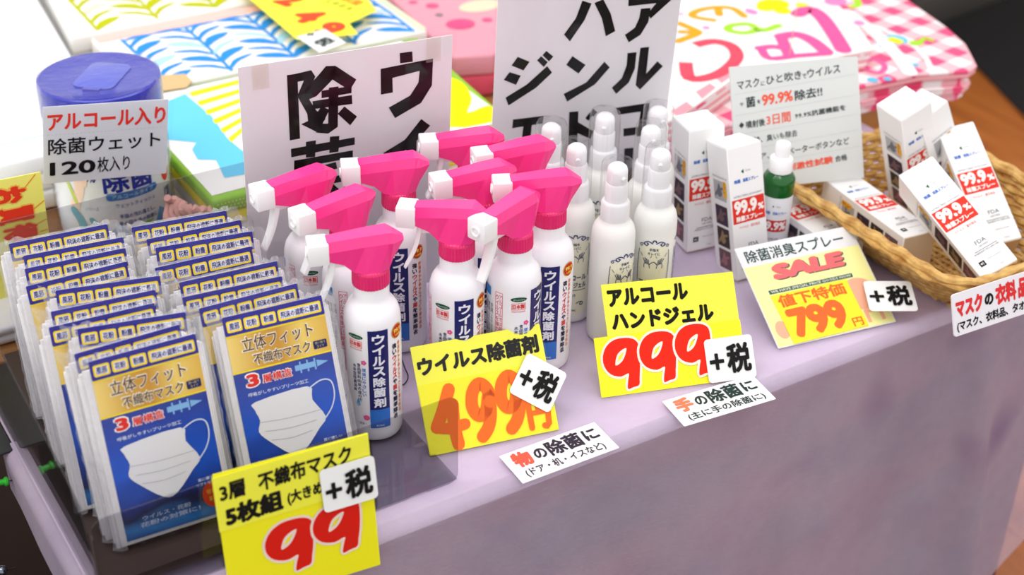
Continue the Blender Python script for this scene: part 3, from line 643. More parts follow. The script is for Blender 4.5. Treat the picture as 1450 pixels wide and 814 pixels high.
for lb, loc, rot in (
    ('white 99.9% spray box standing beside the clear-capped bottles, front face showing', (1.0116, 1.1005, TOP+.001), (-8, 14, -3)),
    ('white 99.9% spray box standing behind the first, next to the rearmost pump bottle', (1.0000, 1.1805, TOP+.001), (-11, 2, -3)),
    ('white 99.9% spray box lying behind the sale card, in front of the grey notice', (1.1060, 1.048, .7465), (-2, 90, 0)),
    ('white 99.9% spray box lying inside the basket along its left rim', (1.1765, 1.0108, .7567), (-7, 91, 0)),
    ('white 99.9% spray box leaning at the back of the basket beside the grey notice', (1.2860, 1.0970, .7085), (-3, -3, -21)),
    ('white 99.9% spray box half hidden at the back of the basket, photo side showing', (1.3700, 1.0800, .7240), (-3, 3, -26)),
    ('white 99.9% spray box tilted to the right in the basket at its right end', (1.2652, .9678, .7403), (-40, 55, -21)),
    ('white 99.9% spray box lying across the front end of the basket', (1.1790, .8960, .7620), (-58, 56, -50))):
    o = carton(lb, loc, rot)
    if 'photo side' in lb: o.matrix_world = o.matrix_world @ Matrix.Rotation(radians(90), 4, 'Z')
# green spray
t = thing('green_spray_bottle', 'small green translucent spray bottle with white cap and white label', 'spray bottle', (1.0855, 1.131, TOP+.0004), (camdir(1.11, 1.158)+90, 0, 0))
gm = mat('green_plastic', (0, 100, 28), .12, .6, Transmission_Weight=.25)
MB().lathe([(.010, .001), (.0165, 0), (.0182, .003), (.0184, .088), (.0190, .100), (.0186, .1045), (.0160, .109), (.0105, .1125), (.0095, .114)], 40).build('bottle_body', gm, t, smooth=True)
lb_ = MB().lathe([(.01862, .010), (.01862, .085)], 40, cap=False).build('label', mat('label_white', (234, 236, 240), .4), t, smooth=True)
wrap('red_block', rect2(-.0155, .041, .0165, .056), .0188, (206, 50, 44), lb_, .0002, .003); wrap('block_lettering', T('99.9%', -.0145, .0435, .0155, .0545, .04, 2), .0188, (250, 240, 240), lb_, .0004, .003)
wrap('blue_lettering', join2(T('除菌', -.012, .0635, -.005, .0675, .02, 1), T('消臭スプレー', -.002, .0635, .0145, .0675, .02, 1)), .0188, (70, 120, 200), lb_, .0003)
wrap('small_print', join2(T('FDA APPROVED', -.007, .030, .008, .033, 0, 1), T('INGREDIENTS', -.007, .025, .008, .027, 0, 1), T('Clean', .001, .0735, .006, .0755, 0, 1), rect2(-.003, .0735, -.0015, .0755)), .0188, (80, 84, 90), lb_, .0003)
MB().lathe([(.0100, .1125), (.0135, .1130), (.0137, .1150), (.0132, .1285), (.0120, .1300), (.0086, .1310)], 40).build('spray_collar', wp, t, smooth=True)
MB().lathe([(.0086, .1300), (.0088, .1450), (.0078, .1475), (.002, .1482)], 32).build('spray_cap', wp, t, smooth=True)

# ================================================================== BASKET
t = thing('wicker_basket', 'woven straw-coloured wicker basket holding the white boxes at the right', 'basket', (0, 0, TOP))
wk = mat('wicker', (206, 160, 84), .5); g = noise(wk, coords(wk), 70, 3); L(wk, ramp(wk, g, [(.3, (170, 118, 48)), (.7, (226, 186, 108))]), bsdf(wk).inputs['Base Color'])
def plan(f, n=120):           # rounded rectangle; f = 0 at the base, 1 at the rim
    x0, x1, y0, y1 = 1.186-.056*f, 1.350+.036*f, .928-.046*f, 1.172+.030*f; r = .045; P = []
    for cx, cy, a in ((x1-r, y0+r, -pi/2), (x1-r, y1-r, 0), (x0+r, y1-r, pi/2), (x0+r, y0+r, pi)):
        P += [(cx+r*cos(a+i*pi/2/8), cy+r*sin(a+i*pi/2/8)) for i in range(9)]
    P.append(P[0]); d = [0]
    for a, b in zip(P, P[1:]): d.append(d[-1]+hypot(b[0]-a[0], b[1]-a[1]))
    out = []; j = 0
    for i in range(n):
        s = d[-1]*i/n
        while d[j+1] < s: j += 1
        k = (s-d[j])/max(d[j+1]-d[j], 1e-9); out.append((P[j][0]+(P[j+1][0]-P[j][0])*k, P[j][1]+(P[j+1][1]-P[j][1])*k))
    return out
NS = 58; H_B = .066; b = MB()
cxb, cyb = 1.262, 1.07
for row in range(11):
    f = (row+.5)/11; P = plan(f, NS*4); z = .004+f*H_B; pts = []
    for i, (x, y) in enumerate(P):
        a = P[i-1]; c = P[(i+1) % len(P)]; d = hypot(c[0]-a[0], c[1]-a[1]); nx, ny = (c[1]-a[1])/d, -(c[0]-a[0])/d
        o = .0026*sin(pi*i/4+(pi if row % 2 else 0)); pts.append((x+nx*o, y+ny*o, z))
    b.tube(pts, .0039, 6, True)
tag(b.build('woven_strands', wk, t, smooth=True), None, None, kind='stuff')
b = MB()
for i in range(NS):
    p0 = plan(0, NS*4)[4*i]; p1 = plan(1, NS*4)[4*i]; b.tube([(p0[0], p0[1], .002), (p1[0], p1[1], .004+H_B)], .0024, 5)
tag(b.build('upright_stakes', wk, t, smooth=True), None, None, kind='stuff')
for k, (dz, ou, rr) in enumerate(((.072, .002, .0052), (.0705, -.004, .0042), (.066, .004, .0036))):
    P = plan(1, 160); pts = []
    for i, (x, y) in enumerate(P):
        a = P[i-1]; c = P[(i+1) % len(P)]; d = hypot(c[0]-a[0], c[1]-a[1]); nx, ny = (c[1]-a[1])/d, -(c[0]-a[0])/d
        pts.append((x+nx*(ou+.0012*sin(i*1.1+k*2)), y+ny*(ou+.0012*sin(i*1.1+k*2)), dz+.0012*cos(i*1.1+k*2)))
    MB().tube(pts, rr, 8, True).build('rim_strand', wk, t, smooth=True)
b = MB()
for i in range(18):
    x = 1.185+i*.0092; b.tube([(x, .935+.02*(i in (0, 17)), .0035+.002*(j % 2)) if j == 0 else (x, .935+j*.0280, .0035+.002*((i+j) % 2)) for j in range(9)], .0034, 5)
for j in range(25): b.tube([(1.185+i*.0195, .938+j*.0092, .0035+.002*((i+j) % 2)) for i in range(9)], .0028, 5)
tag(b.build('woven_floor', wk, t, smooth=True), None, None, kind='stuff')

# ================================================================== SIGNS AND PRICE CARDS
# big letters cut from black tape, tenths of a millimetre on their card
BIG_B = [[(1503,3012),(1495,3148),(1981,3097),(2006,3032),(1785,2829),(1746,2901),(1836,3014)],[(1657,2964),(1770,2962),(1764,2793),(1686,2641),(1555,2563),(1499,2662),(1609,2736),(1649,2848)],[(959,3136),(1067,3090),(1003,2899),(851,2656),(777,2749),(900,2931)],[(1101,3092),(1200,3127),(1301,2950),(1378,2723),(1272,2671),(1205,2897)],[(1554,2428),(1663,2426),(1664,2217),(1608,2045),(1467,1916),(1408,2003),(1517,2112),(1560,2274)],[(1704,2476),(1808,2475),(1811,2131),(1932,2277),(2008,2208),(1758,1935),(1698,1999)],[(896,2468),(1061,2339),(985,2239),(832,2367)],[(1285,2351),(1355,2272),(1196,2075),(878,1892),(828,1999),(1089,2111)],[(257,2536),(397,2459),(332,2359),(192,2437)],[(172,2357),(304,2298),(255,2188),(111,2268)],[(528,2512),(610,2429),(567,2374),(485,2466)],[(585,2570),(671,2491),(624,2436),(544,2523)],[(607,2379),(670,2291),(492,2120),(181,1935),(142,2040),(387,2178)],[(244,1744),(609,1742),(600,1645),(240,1631)],[(375,1676),(474,1674),(464,1399),(359,1402)],[(130,1435),(660,1441),(666,1347),(124,1332)],[(914,1751),(1025,1747),(1052,1149),(943,1165)],[(1003,1624),(1229,1454),(1206,1352),(1005,1474)],[(1165,1712),(1202,1671),(1157,1603),(1118,1643)],[(1203,1758),(1254,1705),(1216,1650),(1175,1693)],[(1485,1731),(1897,1741),(1898,1641),(1522,1634)],[(1799,1655),(1892,1735),(1881,1303),(1783,1305)],[(1606,1436),(1790,1434),(1791,1328),(1617,1329)],[(1645,1158),(1759,1153),(1796,548),(1683,566)]]
BIG_A = [[(488,2927),(595,2926),(596,2181),(488,2180)],[(577,2927),(739,2940),(780,2863),(684,2664),(774,2483),(873,2359),(767,2231),(615,2346),(688,2369),(682,2455),(586,2675),(660,2839),(581,2835)],[(894,2960),(997,2946),(1009,2844),(784,2640),(701,2616),(644,2707),(818,2877)],[(965,2946),(1011,2932),(1210,2756),(1138,2643),(921,2830)],[(840,2690),(1159,2691),(1157,2610),(838,2607)],[(741,2588),(1160,2585),(1164,2482),(747,2497)],[(918,2712),(1020,2709),(1002,2242),(897,2182),(766,2219),(816,2314),(900,2299)],[(836,2517),(917,2457),(815,2262),(720,2356)],[(1079,2467),(1212,2326),(1137,2235),(1005,2395)],[(495,2077),(1184,2083),(1182,1996),(496,1977)],[(658,2129),(764,2127),(749,1933),(651,1943)],[(915,2141),(1017,2131),(1004,1945),(905,1949)],[(525,1931),(1161,1930),(1160,1842),(522,1837)],[(525,1931),(628,1916),(597,1338),(495,1361)],[(1058,1919),(1161,1924),(1152,1284),(1046,1274)],[(660,1793),(973,1825),(986,1743),(672,1705)],[(613,1643),(1065,1656),(1063,1572),(610,1563)],[(788,1799),(867,1799),(855,1315),(774,1316)],[(838,1548),(925,1578),(1052,1421),(978,1354)],[(782,1576),(837,1499),(690,1400),(636,1477)],[(496,1377),(1153,1383),(1152,1277),(491,1269)],[(1679,2977),(1815,2973),(1822,2856),(1685,2861)],[(1473,2831),(2045,2855),(2042,2753),(1600,2707),(1604,2537),(1475,2536)],[(1908,2841),(2045,2855),(2039,2546),(1920,2358),(1630,2230),(1561,2367),(1797,2466),(1888,2603)],[(1925,2163),(2027,2065),(1832,1863),(1567,1722),(1502,1831),(1742,1944)],[(1758,1877),(1875,1918),(1870,1061),(1748,1087)]]
paper = mat('paper_white', (236, 233, 238), .5); slv = clear('sleeve_clear', (.99, .99, .99), .05, .35, ior=1.45)
ycard = mat('card_yellow', (250, 244, 24), .42, .4); ycard2 = mat('card_yellow_pale', (250, 248, 70), .42, .4)
tape = clear('tape_clear', (.97, .94, .88), .1, 1.0, milky=.12)
def card(name, label, cat, loc, rot, w, h, m, th=.0008, r=.001, group=None, x0=0, z0=0, part='card'):
    t = thing(name, label, cat, loc, rot, group)
    MB().add(*slab2(rrect2(x0, z0, x0+w, z0+h, r, 3), th)).build(part, m, t); return t
def sleeve(t, x0, z0, x1, z1, r=.002):
    MB().add(*slab2(rrect2(x0, z0, x1, z1, r, 3), .00005)).build('clear_sleeve', slv, t).location = (0, -.0022, 0)
def polys(pl, k=1e-4): return join2(*[([(x*k, z*k) for x, z in q], [tuple(range(len(q)))]) for q in pl])
tapeblk = mat('black_tape', (14, 11, 12), .5, .25)
# sign A: disinfectant
t = card('lettered_sign', 'large white sign with thick black letters behind the pink spray bottles, left one', 'sign', (.5005, 1.3047, TOP+.001), (-7.9, -3.9, 0), .2258, .309, paper)
for pl in BIG_A: MB().add(*slab2(polys([pl]), .0002)).build('tape_letter_stroke', tapeblk, t).location = (0, -.0004, 0)
sleeve(t, -.003, -.0, .2295, .3135); flat('corner_tape', rect2(.013, .283, .030, .3105), tape, t, -.0026); flat('corner_tape', rect2(.196, .283, .212, .3105), tape, t, -.0026)
# sign B: hand gel
t = card('lettered_sign', 'tall white sign with thick black letters behind the clear-capped bottles, cut by the frame top', 'sign', (.7996, 1.3093, TOP+.001), (-14, -5.3, 0), .2128, .376, paper)
for pl in BIG_B: MB().add(*slab2(polys([pl]), .0002)).build('tape_letter_stroke', tapeblk, t).location = (0, -.0004, 0)
sleeve(t, -.004, 0, .2215, .381)
# sign C: notice
NK = .939
t = card('notice_sign', 'light grey notice with thin dark and red lettering propped on the lying white boxes', 'sign', (1.0797, 1.1925, .7585), (-18, 25.5, 0), .1752*NK, .1564*NK, mat('notice_grey', (214, 218, 216), .5), .003)
tl = lambda vf: ([(x*NK, (z+.075*(x-.09))*NK) for x, z in vf[0]], vf[1])
flat('dark_lettering', tl(join2(T('マスク', .0085, .1330, .0385, .1440, .012, 2), T('に', .0405, .1330, .0455, .1385, .01, 2), T('ひと吹き', .048, .1330, .0960, .1445, .012, 2), T('で', .0975, .1330, .1030, .1390, .01, 2), T('ウイルス', .1045, .1330, .1500, .1440, .012, 2),
     T('や', .0105, .1115, .0155, .1165, .01, 2), T('菌', .0190, .1085, .0315, .1220, .02, 2), T('を', .034, .1115, .0385, .1165, .02, 2), T('除去!!', .0855, .1070, .1235, .1200, .02, 2),
     poly2((.0075, .088), (.0110, .092), (.0145, .088), (.0110, .084)), T('噴射後', .0170, .0825, .0430, .0920, .015, 1), T('99.9%抗菌機能を', .0840, .0840, .1545, .0915, .02, 1), T('維持、臭いも除去', .018, .0620, .0860, .0705, .01, 1),
     T('ドア、エレベーターボタンなど', .0260, .0400, .1570, .0490, .01, 1), T('皮膚', .050, .0215, .066, .030, .01, 1), T('合格', .1360, .0200, .1530, .0280, .015, 1))), (44, 58, 56), t, -.0003)
flat('red_lettering', tl(join2(T('99.9%', .0405, .1075, .0830, .1215, .03, 3), T('3日間', .0450, .0820, .0780, .0950, .015, 2), T('低刺激性試験', .0560, .0195, .1330, .0290, .03, 1))), (236, 92, 66), t, -.0003)
flat('ruled_lines', tl(join2(*[rect2(.004, z, .171, z+.0003) for z in (.1275, .1010, .0765, .0560, .0350)])), (186, 190, 188), t, -.0003)
# 99 card on the tray
P99 = ((.3117, .925, .690), (-6.1, 8.2, 0))
t = card('price_card', 'yellow 99 price card hanging on the front of the acrylic tray', 'price card', *P99, .1375, .137, ycard, group=None, z0=-.008)
tl = lambda vf, k=.06: ([(x, z+k*(x-.07)) for x, z in vf[0]], vf[1])
MB().add(*slab2(tl(rect2(-.001, .0745, .1370, .1275), .02), .0006)).build('name_strip', ycard2, t).location = (0, -.0008, 0)
flat('name_lettering', tl(join2(T('3層', .0035, .1045, .0255, .1215, .03, 2), T('不織布マスク', .0370, .1030, .1205, .1210, .03, 2), T('5枚組', .0055, .0790, .0560, .0995, .05, 2), T('(大きめサイズ)', .0600, .0800, .125, .0950, .035, 2)), .05), BLACK, t, -.0012)
d9 = digit9()
for k, (x, z, w_, h_) in enumerate(((.0355, .0125, .0440, .0530), (.0790, .0165, .0440, .0530))):
    q = fitbox(d9, x, z, x+w_, z+h_); c = (x+w_/2, z+h_/2)
    flat('digit_outline', fitbox(bolden(d9, .05), x-.0022, z-.0022, x+w_+.0022, z+h_+.0022), (246, 226, 214), t, -.0004-.0003*k); flat('price_digit', q, (222, 28, 10), t, -.0006-.0003*k)
sleeve(t, -.003, -.010, .1395, .1310)
def on(P, x, z, dy, tilt=0):       # a pose on the plane of a card: local x, z, tilt in that plane
    R_ = Rm(*P[1]); return Vector(P[0])+R_ @ Vector((x, dy, z))
def place_sticker(label, P, x, z, dy, tilt, w_, h_):
    o = sticker(label, (0, 0, 0), (0, 0, 0), w_, h_); m_ = (Rm(*P[1]) @ Matrix.Rotation(radians(-tilt), 3, 'Y')).to_4x4(); m_.translation = on(P, x, z, dy); o.matrix_world = m_
place_sticker('white rounded plus-tax sticker on the yellow 99 card', P99, .0905, .0640, -.0036, 1, .0500, .0430)
# 499 card
P5 = ((.5508, 1.0009, TOP+.0010), (-12, 36, 0))
t = card('price_card', 'yellow 499 price card with orange painted digits in front of the spray bottles', 'price card', *P5, .1340, .1070, ycard2)
MB().add(*slab2(rrect2(.0005, .0, .1335, .0690, .0010, 3), .0006)).build('price_strip', ycard, t).location = (0, -.0008, 0)
flat('name_lettering', tl(T('ウイルス除菌剤', .0035, .0780, .1290, .0965, .05, 3), .02), BLACK, t, -.0003)
def nine(x, z, s, h): return join2(stroke([(x+s*.98, z+h*.62), (x+s*.97, z+h*.85), (x+s*.6, z+h*.99), (x+s*.2, z+h*.85), (x+s*.06, z+h*.58), (x+s*.3, z+h*.40), (x+s*.7, z+h*.46), (x+s*.98, z+h*.75), (x+s*.92, z+h*.4), (x+s*.68, z+h*.15), (x+s*.32, 0*h+z)], .0125, True, 5))
org = (250, 112, 14)
flat('price_digit', join2(stroke([(.030, .060), (.020, .040), (.0115, .026)], .0125, True, 3), stroke([(.0115, .026), (.024, .0225), (.040, .024)], .0110, True, 3), stroke([(.031, .045), (.029, .024), (.030, .006)], .0125, True, 3)), org, t, -.0012)
flat('price_digit', nine(.0490, .0085, .0200, .0520), org, t, -.0012); flat('price_digit', nine(.0795, .0105, .0200, .0520), org, t, -.0012)
flat('yen_mark', join2(stroke([(.1065, .036), (.1065, .007)], .0060, True, 1), stroke([(.1065, .034), (.124, .033), (.1245, .008), (.120, .007)], .0060, True, 2), stroke([(.1065, .021), (.124, .021)], .005, False, 1), stroke([(.1155, .033), (.1155, .021)], .005, False, 1)), org, t, -.0012)
sleeve(t, -.001, -.001, .1355, .1085)
place_sticker('white plus-tax sticker tilted like a diamond on the 499 card', P5, .0888, .0462, -.0034, -37.5, .0465, .0440)
# 999 card
P9 = ((.7484, .995, TOP+.0010), (-17.5, 36, 0))
t = card('price_card', 'yellow 999 price card with fat red digits in front of the clear-capped bottles', 'price card', *P9, .1605, .0615, ycard)
MB().add(*slab2(tl(rect2(.0155, .0560, .1600, .1140), -.02), .0006)).build('name_strip', ycard2, t).location = (0, .0012, 0)
flat('name_lettering', tl(join2(T('アルコール', .0205, .0900, .1080, .1080, .055, 3), T('ハンドジェル', .0215, .0655, .1330, .0840, .055, 3)), -.02), BLACK, t, .0009)
for k, (x, z, w_, h_) in enumerate(((.0065, .0050, .0400, .0530), (.0460, .0070, .0400, .0530), (.0850, .0090, .0400, .0540))):
    flat('digit_outline', fitbox(bolden(d9, .05), x-.0022, z-.0022, x+w_+.0022, z+h_+.0022), (252, 236, 220), t, -.0004-.0003*k); flat('price_digit', fitbox(d9, x, z, x+w_, z+h_), (252, 36, 10), t, -.0006-.0003*k)
place_sticker('white rounded plus-tax sticker at the right end of the red 999 price', P9, .1165, -.0005, -.0030, 0, .0530, .0455)
# small cards lying at the table edge
def lying(label, loc, yaw, w_, h_, red, dark, sub, rc, dc, xs, xe):
    t = card('lying_card', label, 'card', loc, (yaw, 88, 0), w_, h_, mat('card_white'), .0006)
    flat('red_lettering', T(red, w_*.07, h_*.44, w_*.25, h_*.92, .05, 3), rc, t, -.0003)
    flat('dark_lettering', join2(T('の', w_*.28, h_*.50, w_*.40, h_*.82, .03, 3), T('除菌', w_*.42, h_*.44, w_*.77, h_*.92, .03, 2), T('に', w_*.80, h_*.50, w_*.94, h_*.86, .03, 3), T(sub, w_*xs, h_*.08, w_*xe, h_*.36, .015, 2)), dc, t, -.0003); return t
lying('white card about disinfecting objects lying at the table edge below the 499 card', (.6057, .9198, TOP+.0022), -1, .1106, .0447, '物', '除菌', '(ドア・机・イスなど)', (236, 96, 74), (54, 44, 60), .09, .90)
lying('white card about hand disinfection lying at the table edge below the 999 card', (.7919, .9127, TOP+.0022), -5.6, .1104, .0437, '手', '除菌', '(主に手の除菌に)', (240, 130, 90), (34, 56, 50), .10, .93)
# sale card
PS = ((.9638, .9712, TOP+.0015), (-9.7, 60, 0))
t = card('sale_card', 'pale yellow SALE price card with 799 leaning on the lying white box', 'sale card', *PS, .1509, .1268, mat('card_white'), .0010)
flat('cream_print', rect2(.0012, .0008, .1497, .1010), mat('sale_cream', (254, 250, 168), .5), t, -.0002)
flat('head_lettering', T('除菌消臭スプレー', .0085, .1055, .1350, .1210, .012, 3), (30, 66, 62), t, -.0003)
sl = T('SALE', .030, .0790, .122, .0985, .075, 3, .18)
flat('sale_shadow', ([(x+.0018, z-.0010) for x, z in sl[0]], sl[1]), (66, 92, 90), t, -.0004); flat('sale_lettering', sl, (240, 110, 112), t, -.0007)
flat('dark_rule', rect2(.0175, .0635, .1250, .0685), (58, 96, 92), t, -.0004); flat('rule_lettering', T('WE HAVE SPECIAL PRICE GOODS NOW', .020, .0645, .1230, .0675, .02, 1), (236, 236, 210), t, -.0006)
flat('pink_wheel', join2(disc2(.124, .042, .022, .020, 28), disc2(.014, .020, .008, .011, 20), rect2(.1180, .0060, .1225, .022), rect2(.1360, .0060, .1405, .022), rect2(.1180, .0175, .1405, .0215)), (250, 182, 150), t, -.0004)
yb = link('price_label', [(x, y, z) for y in (-.0006, -.0012) for x, z in ((.0197, .0007), (.1154, .0027), (.1147, .0626), (.0174, .0614))], [(4, 5, 6, 7), (0, 1, 5, 4), (1, 2, 6, 5), (2, 3, 7, 6), (3, 0, 4, 7)], mat('label_yellow', (255, 240, 10), .4), t)
flat('price_lettering', join2(T('値下特価', .0225, .0445, .1080, .0600, .03, 2), T('799', .0250, .0060, .0960, .0420, .055, 3), T('円', .0985, .0045, .1115, .0150, .02, 2)), (250, 108, 30), yb, -.0015)
sleeve(t, -.0015, -.002, .1530, .1285)
o = sticker('white plus-tax card lying loose over the right side of the sale card', (0, 0, 0), (0, 0, 0), .0540, .0440); put(o, (1.0800, .9570, .7200), (-30, 74, 0)); o['category'] = 'price sticker'
# basket front sign
t = card('basket_sign', 'white rounded sign with red lettering in front of the basket at the right frame edge', 'sign', (1.1083, .861, .7319), (-3.4, 19.7, 0), .158, .0465, paper, .002, .003)
flat('red_lettering', join2(T('マスク', .0040, .0200, .0415, .0395, .06, 3), T('衣料', .0600, .0195, .0900, .0425, .05, 2), T('品売場', .0925, .0195, .1370, .0425, .05, 2)), (226, 48, 50), t, -.0003)
flat('black_lettering', join2(T('の', .0445, .0230, .0570, .0360, .05, 3), T('(マスク、衣料品、タオル、雑貨)', .0040, .0035, .1420, .0160, .035, 2)), BLACK, t, -.0003)
# bargain sign at the left, writing turned on its side
t = card('bargain_sign', 'yellow bargain sign with sideways red lettering standing behind the tray at the left edge', 'sign', (.172, 1.452, .7228), (-1, 0, 1.5), .157, .143, mat('bargain_yellow', (252, 246, 120), .5), .0010)
rv = lambda vf, x, z, s, k=1: ([(x+b*s, z-a*s*k) for a, b in vf[0]], vf[1])     # glyphs turned a quarter clockwise
def side(ch, x0, z1, w_, h_, bld): v, f = T(ch, 0, 0, h_, w_, bld, 3); return [(x0+b, z1-a) for a, b in v], f
ch = [('お', .100, .1330, .039, .0195), ('買', .106, .1090, .038, .0195), ('得', .110, .0870, .036, .0185), ('品', .118, .0680, .034, .0170)]
flat('lettering_glow', join2(*[side(c, x-.0015, z+.0015, w_+.003, h_+.003, .11) for c, x, z, w_, h_ in ch]), (250, 200, 90), t, -.0003)
flat('lettering', join2(*[side(c, x, z, w_, h_, .055) for c, x, z, w_, h_ in ch], side('大', .052, .105, .036, .0195, .06), side('特', .056, .083, .036, .0185, .06), side('価', .060, .062, .034, .018, .06)), (238, 60, 34), t, -.0006)
flat('sun_rays', join2(*[stroke([(.09+.05*cos(a), .085+.042*sin(a)), (.09+.5*cos(a), .085+.5*sin(a))], .0010, False, 1) for a in ()], *[stroke([p, q], .0012, False, 1) for p, q in (((.128, .118), (.151, .1415)), ((.142, .100), (.1565, .109)), ((.146, .083), (.1565, .0865)), ((.1475, .073), (.1565, .074)), ((.098, .128), (.102, .1415)), ((.10, .128), (.075, .106)), ((.14, .010), (.150, .004)))]), (246, 150, 50), t, -.0003)

# ================================================================== WET TISSUE CANISTER
t = thing('wipe_canister', 'white wet wipe canister with blue lid behind the acrylic tray', 'canister', (.441, 1.568, TOP+.0005), (camdir(.44, 1.57)+90, 0, 0))
RC = .066; cb = mat('canister_clear_white', (226, 230, 236), .15)
MB().lathe([(.045, .001), (.060, 0), (.0640, .004), (.0655, .012), (RC, .03), (RC, .150), (.0655, .158), (.0660, .160)], 64).build('canister_body', cb, t, smooth=True)
lid = MB().lathe([(.0664, .158), (.0682, .159), (.0686, .163), (.0686, .190), (.0690, .196), (.0684, .1995), (.0660, .2005), (.0640, .1990), (.030, .1992), (.002, .1994)], 72).build('lid', mat('lid_blue', (40, 46, 172), .2), t, smooth=True)
b = MB().add(*slab2(rrect2(-.024, -.034, .024, .034, .010, 5), .0016)); fo = b.build('lid_flap', mat('lid_flap_blue', (70, 84, 196), .2), lid, bevel=.0005); fo.matrix_local = Matrix.Translation((.004, .0, .2009)) @ Matrix.Rotation(radians(-25), 4, 'Z') @ Matrix.Rotation(radians(-90), 4, 'X')
fo = MB().add(*slab2(rrect2(-.010, -.003, .010, .003, .002, 3), .002)).build('flap_latch', mat('lid_blue'), lid, bevel=.0005); fo.matrix_local = Matrix.Translation((-.010, -.034, .2009)) @ Matrix.Rotation(radians(-25), 4, 'Z') @ Matrix.Rotation(radians(-90), 4, 'X')
wr = lambda n, vf, c, e=.0003, p=None: wrap(n, vf, RC, c, p or t, e, .006)
wr('navy_lettering', join2(T('99%', -.036, .0985, -.020, .1130, .03, 2, .2), T('除菌', -.0120, .0840, .0480, .1150, .03, 3)), (38, 50, 150))
lozenge = wr('blue_banner', rrect2(-.0105, .0745, .0530, .0840, .0045), (44, 120, 200)); wr('banner_lettering', T('アルコールタイプ', -.004, .0765, .0470, .0820, .02, 1), (190, 220, 240), .0006, lozenge)
wr('grey_lettering', join2(T('ウェットティッシュ', -.001, .0645, .0480, .0700, .01, 1), T('手指の汚れ落とし、', .002, .0500, .0465, .0560, .03, 1), T('身の回り品の除菌に', .000, .0410, .0490, .0470, .03, 1), T('120', .066, .0540, .080, .0680, .05, 2), T('シリーズ', -.036, .062, -.020, .067, 0, 1)), (80, 96, 150))
wr('blue_wave', ([(x, z) for x, z in [(-.03, .004)]+[(.10, .004), (.10, .052), (.082, .046), (.074, .030), (.064, .042), (.054, .050), (.046, .034), (.030, .022), (.012, .028), (.000, .046), (-.012, .030), (-.030, .022)]], [tuple(range(12))]), (70, 150, 214), .0002)
wr('navy_foot', ([(-.03, .003), (.11, .003), (.11, .026), (.07, .018), (.03, .012), (-.03, .016)], [tuple(range(6))]), (30, 62, 150), .0004)
wr('house_print', join2(poly2((.014, .014), (.030, .032), (.042, .034), (.048, .016))), (24, 40, 130), .0005); wr('green_print', join2(poly2((.004, .012), (.012, .026), (.020, .012)), poly2((.014, .030), (.034, .040), (.044, .040), (.030, .031))), (130, 200, 80), .0006)
wr('red_mark', disc2(.073, .095, .010, .020, 20), (214, 50, 44), .0003)
wr('pale_swirls', join2(stroke([(-.046, .12), (-.040, .09), (-.050, .06), (-.038, .03)], .012), stroke([(-.030, .115), (-.034, .095)], .007)), (244, 214, 196), .0002); wr('green_swirl', stroke([(-.058, .098), (-.052, .084), (-.047, .070)], .005), (190, 210, 90), .0003)
wr('teal_print', join2(stroke([(-.052, .058), (-.044, .046), (-.040, .030), (-.032, .014)], .011), stroke([(-.030, .050), (-.024, .038), (-.022, .02)], .006)), (110, 176, 196), .0003)
MB().lathe([(.0692, .004), (.0694, .196), (.0680, .2030), (.052, .2040), (.030, .2028), (.010, .2045), (.001, .2040)], 64, cap=False).build('shrink_wrap', clear('shrink_film', (.98, .98, .985), .07, .7, bmp=.5, bscale=30, ior=1.45), t, smooth=True)
# its card
t = card('canister_card', 'white laminated card taped to the front of the wipe canister', 'sign', (.3425, 1.487, .8265), (-4, 0, 7.5), .1360, .0905, mat('card_grey_white', (222, 224, 234), .45), .0008)
flat('red_lettering', T('アルコール入り', .0045, .0620, .1330, .0830, .03, 3), (232, 50, 40), t, -.0003)
flat('black_lettering', join2(T('除菌ウェット', .0050, .0340, .1280, .0530, .015, 3), T('120', .0065, .0090, .0560, .0250, .028, 3), T('枚入り', .0580, .0085, .0940, .0270, .01, 2)), (20, 16, 22), t, -.0003)
flat('dotted_line', join2(*[rect2(.004+i*.0044, .0575, .006+i*.0044, .0578) for i in range(30)]), (150, 150, 156), t, -.0003)
sleeve(t, -.001, -.001, .1410, .0915)

# ================================================================== TOWELS BEHIND
def at(px, py, z):
    d = fw+rt*((px-725)/2130)-up*((py-407)/2130); k = (z-CAM_Z)/d.z; return (d.x*k, d.y*k)
def terry(name, c, fine=900):
    if name in MC: return MC[name]
    m = mat(name, c, .95, .1); b = noise(m, coords(m), fine, 2, .6); bump(m, b, .5, .0015); return m
def prism(b, poly, z0, z1):
    n = len(poly); return b.add([(x, y, z0) for x, y in poly]+[(x, y, z1) for x, y in poly], [tuple(reversed(range(n))), tuple(range(n, 2*n))]+[(i, (i+1) % n, (i+1) % n+n, i+n) for i in range(n)])
def inset(poly, k):
    cx = sum(p[0] for p in poly)/len(poly); cy = sum(p[1] for p in poly)/len(poly)
    out = []
    for x, y in poly:
        d = hypot(x-cx, y-cy); out.append((x+(cx-x)/d*k, y+(cy-y)/d*k))
    return out
def folded(name, label, cat, poly, z0, z1, layers, mats, group='folded towels behind the signs', bev=.005, jit=.004):
    t = thing(name, label, cat, (0, 0, 0), (0, 0, 0), group); h = (z1-z0)/layers; rn = random.Random(len(label))
    for k in range(layers):
        b = MB(); prism(b, inset(poly, 0 if k == layers-1 else rn.uniform(0, jit)), z0+k*h+.0004, z0+(k+1)*h)
        b.build('fold_layer', mats[k % len(mats)] if k < layers-1 else mats[-1], t, bevel=min(bev, h*.42), seg=3, angle=60)
    return t
def top_print(name, vf, c, t, z): return link(name, [(x, y, z+d) for (x, y), d in zip(vf[0], depths(vf))], vf[1], c if not isinstance(c, tuple) else terry('print_%02x%02x%02x' % c, c), t)
def PX(pts, z): return [at(x, y, z) for x, y in pts]
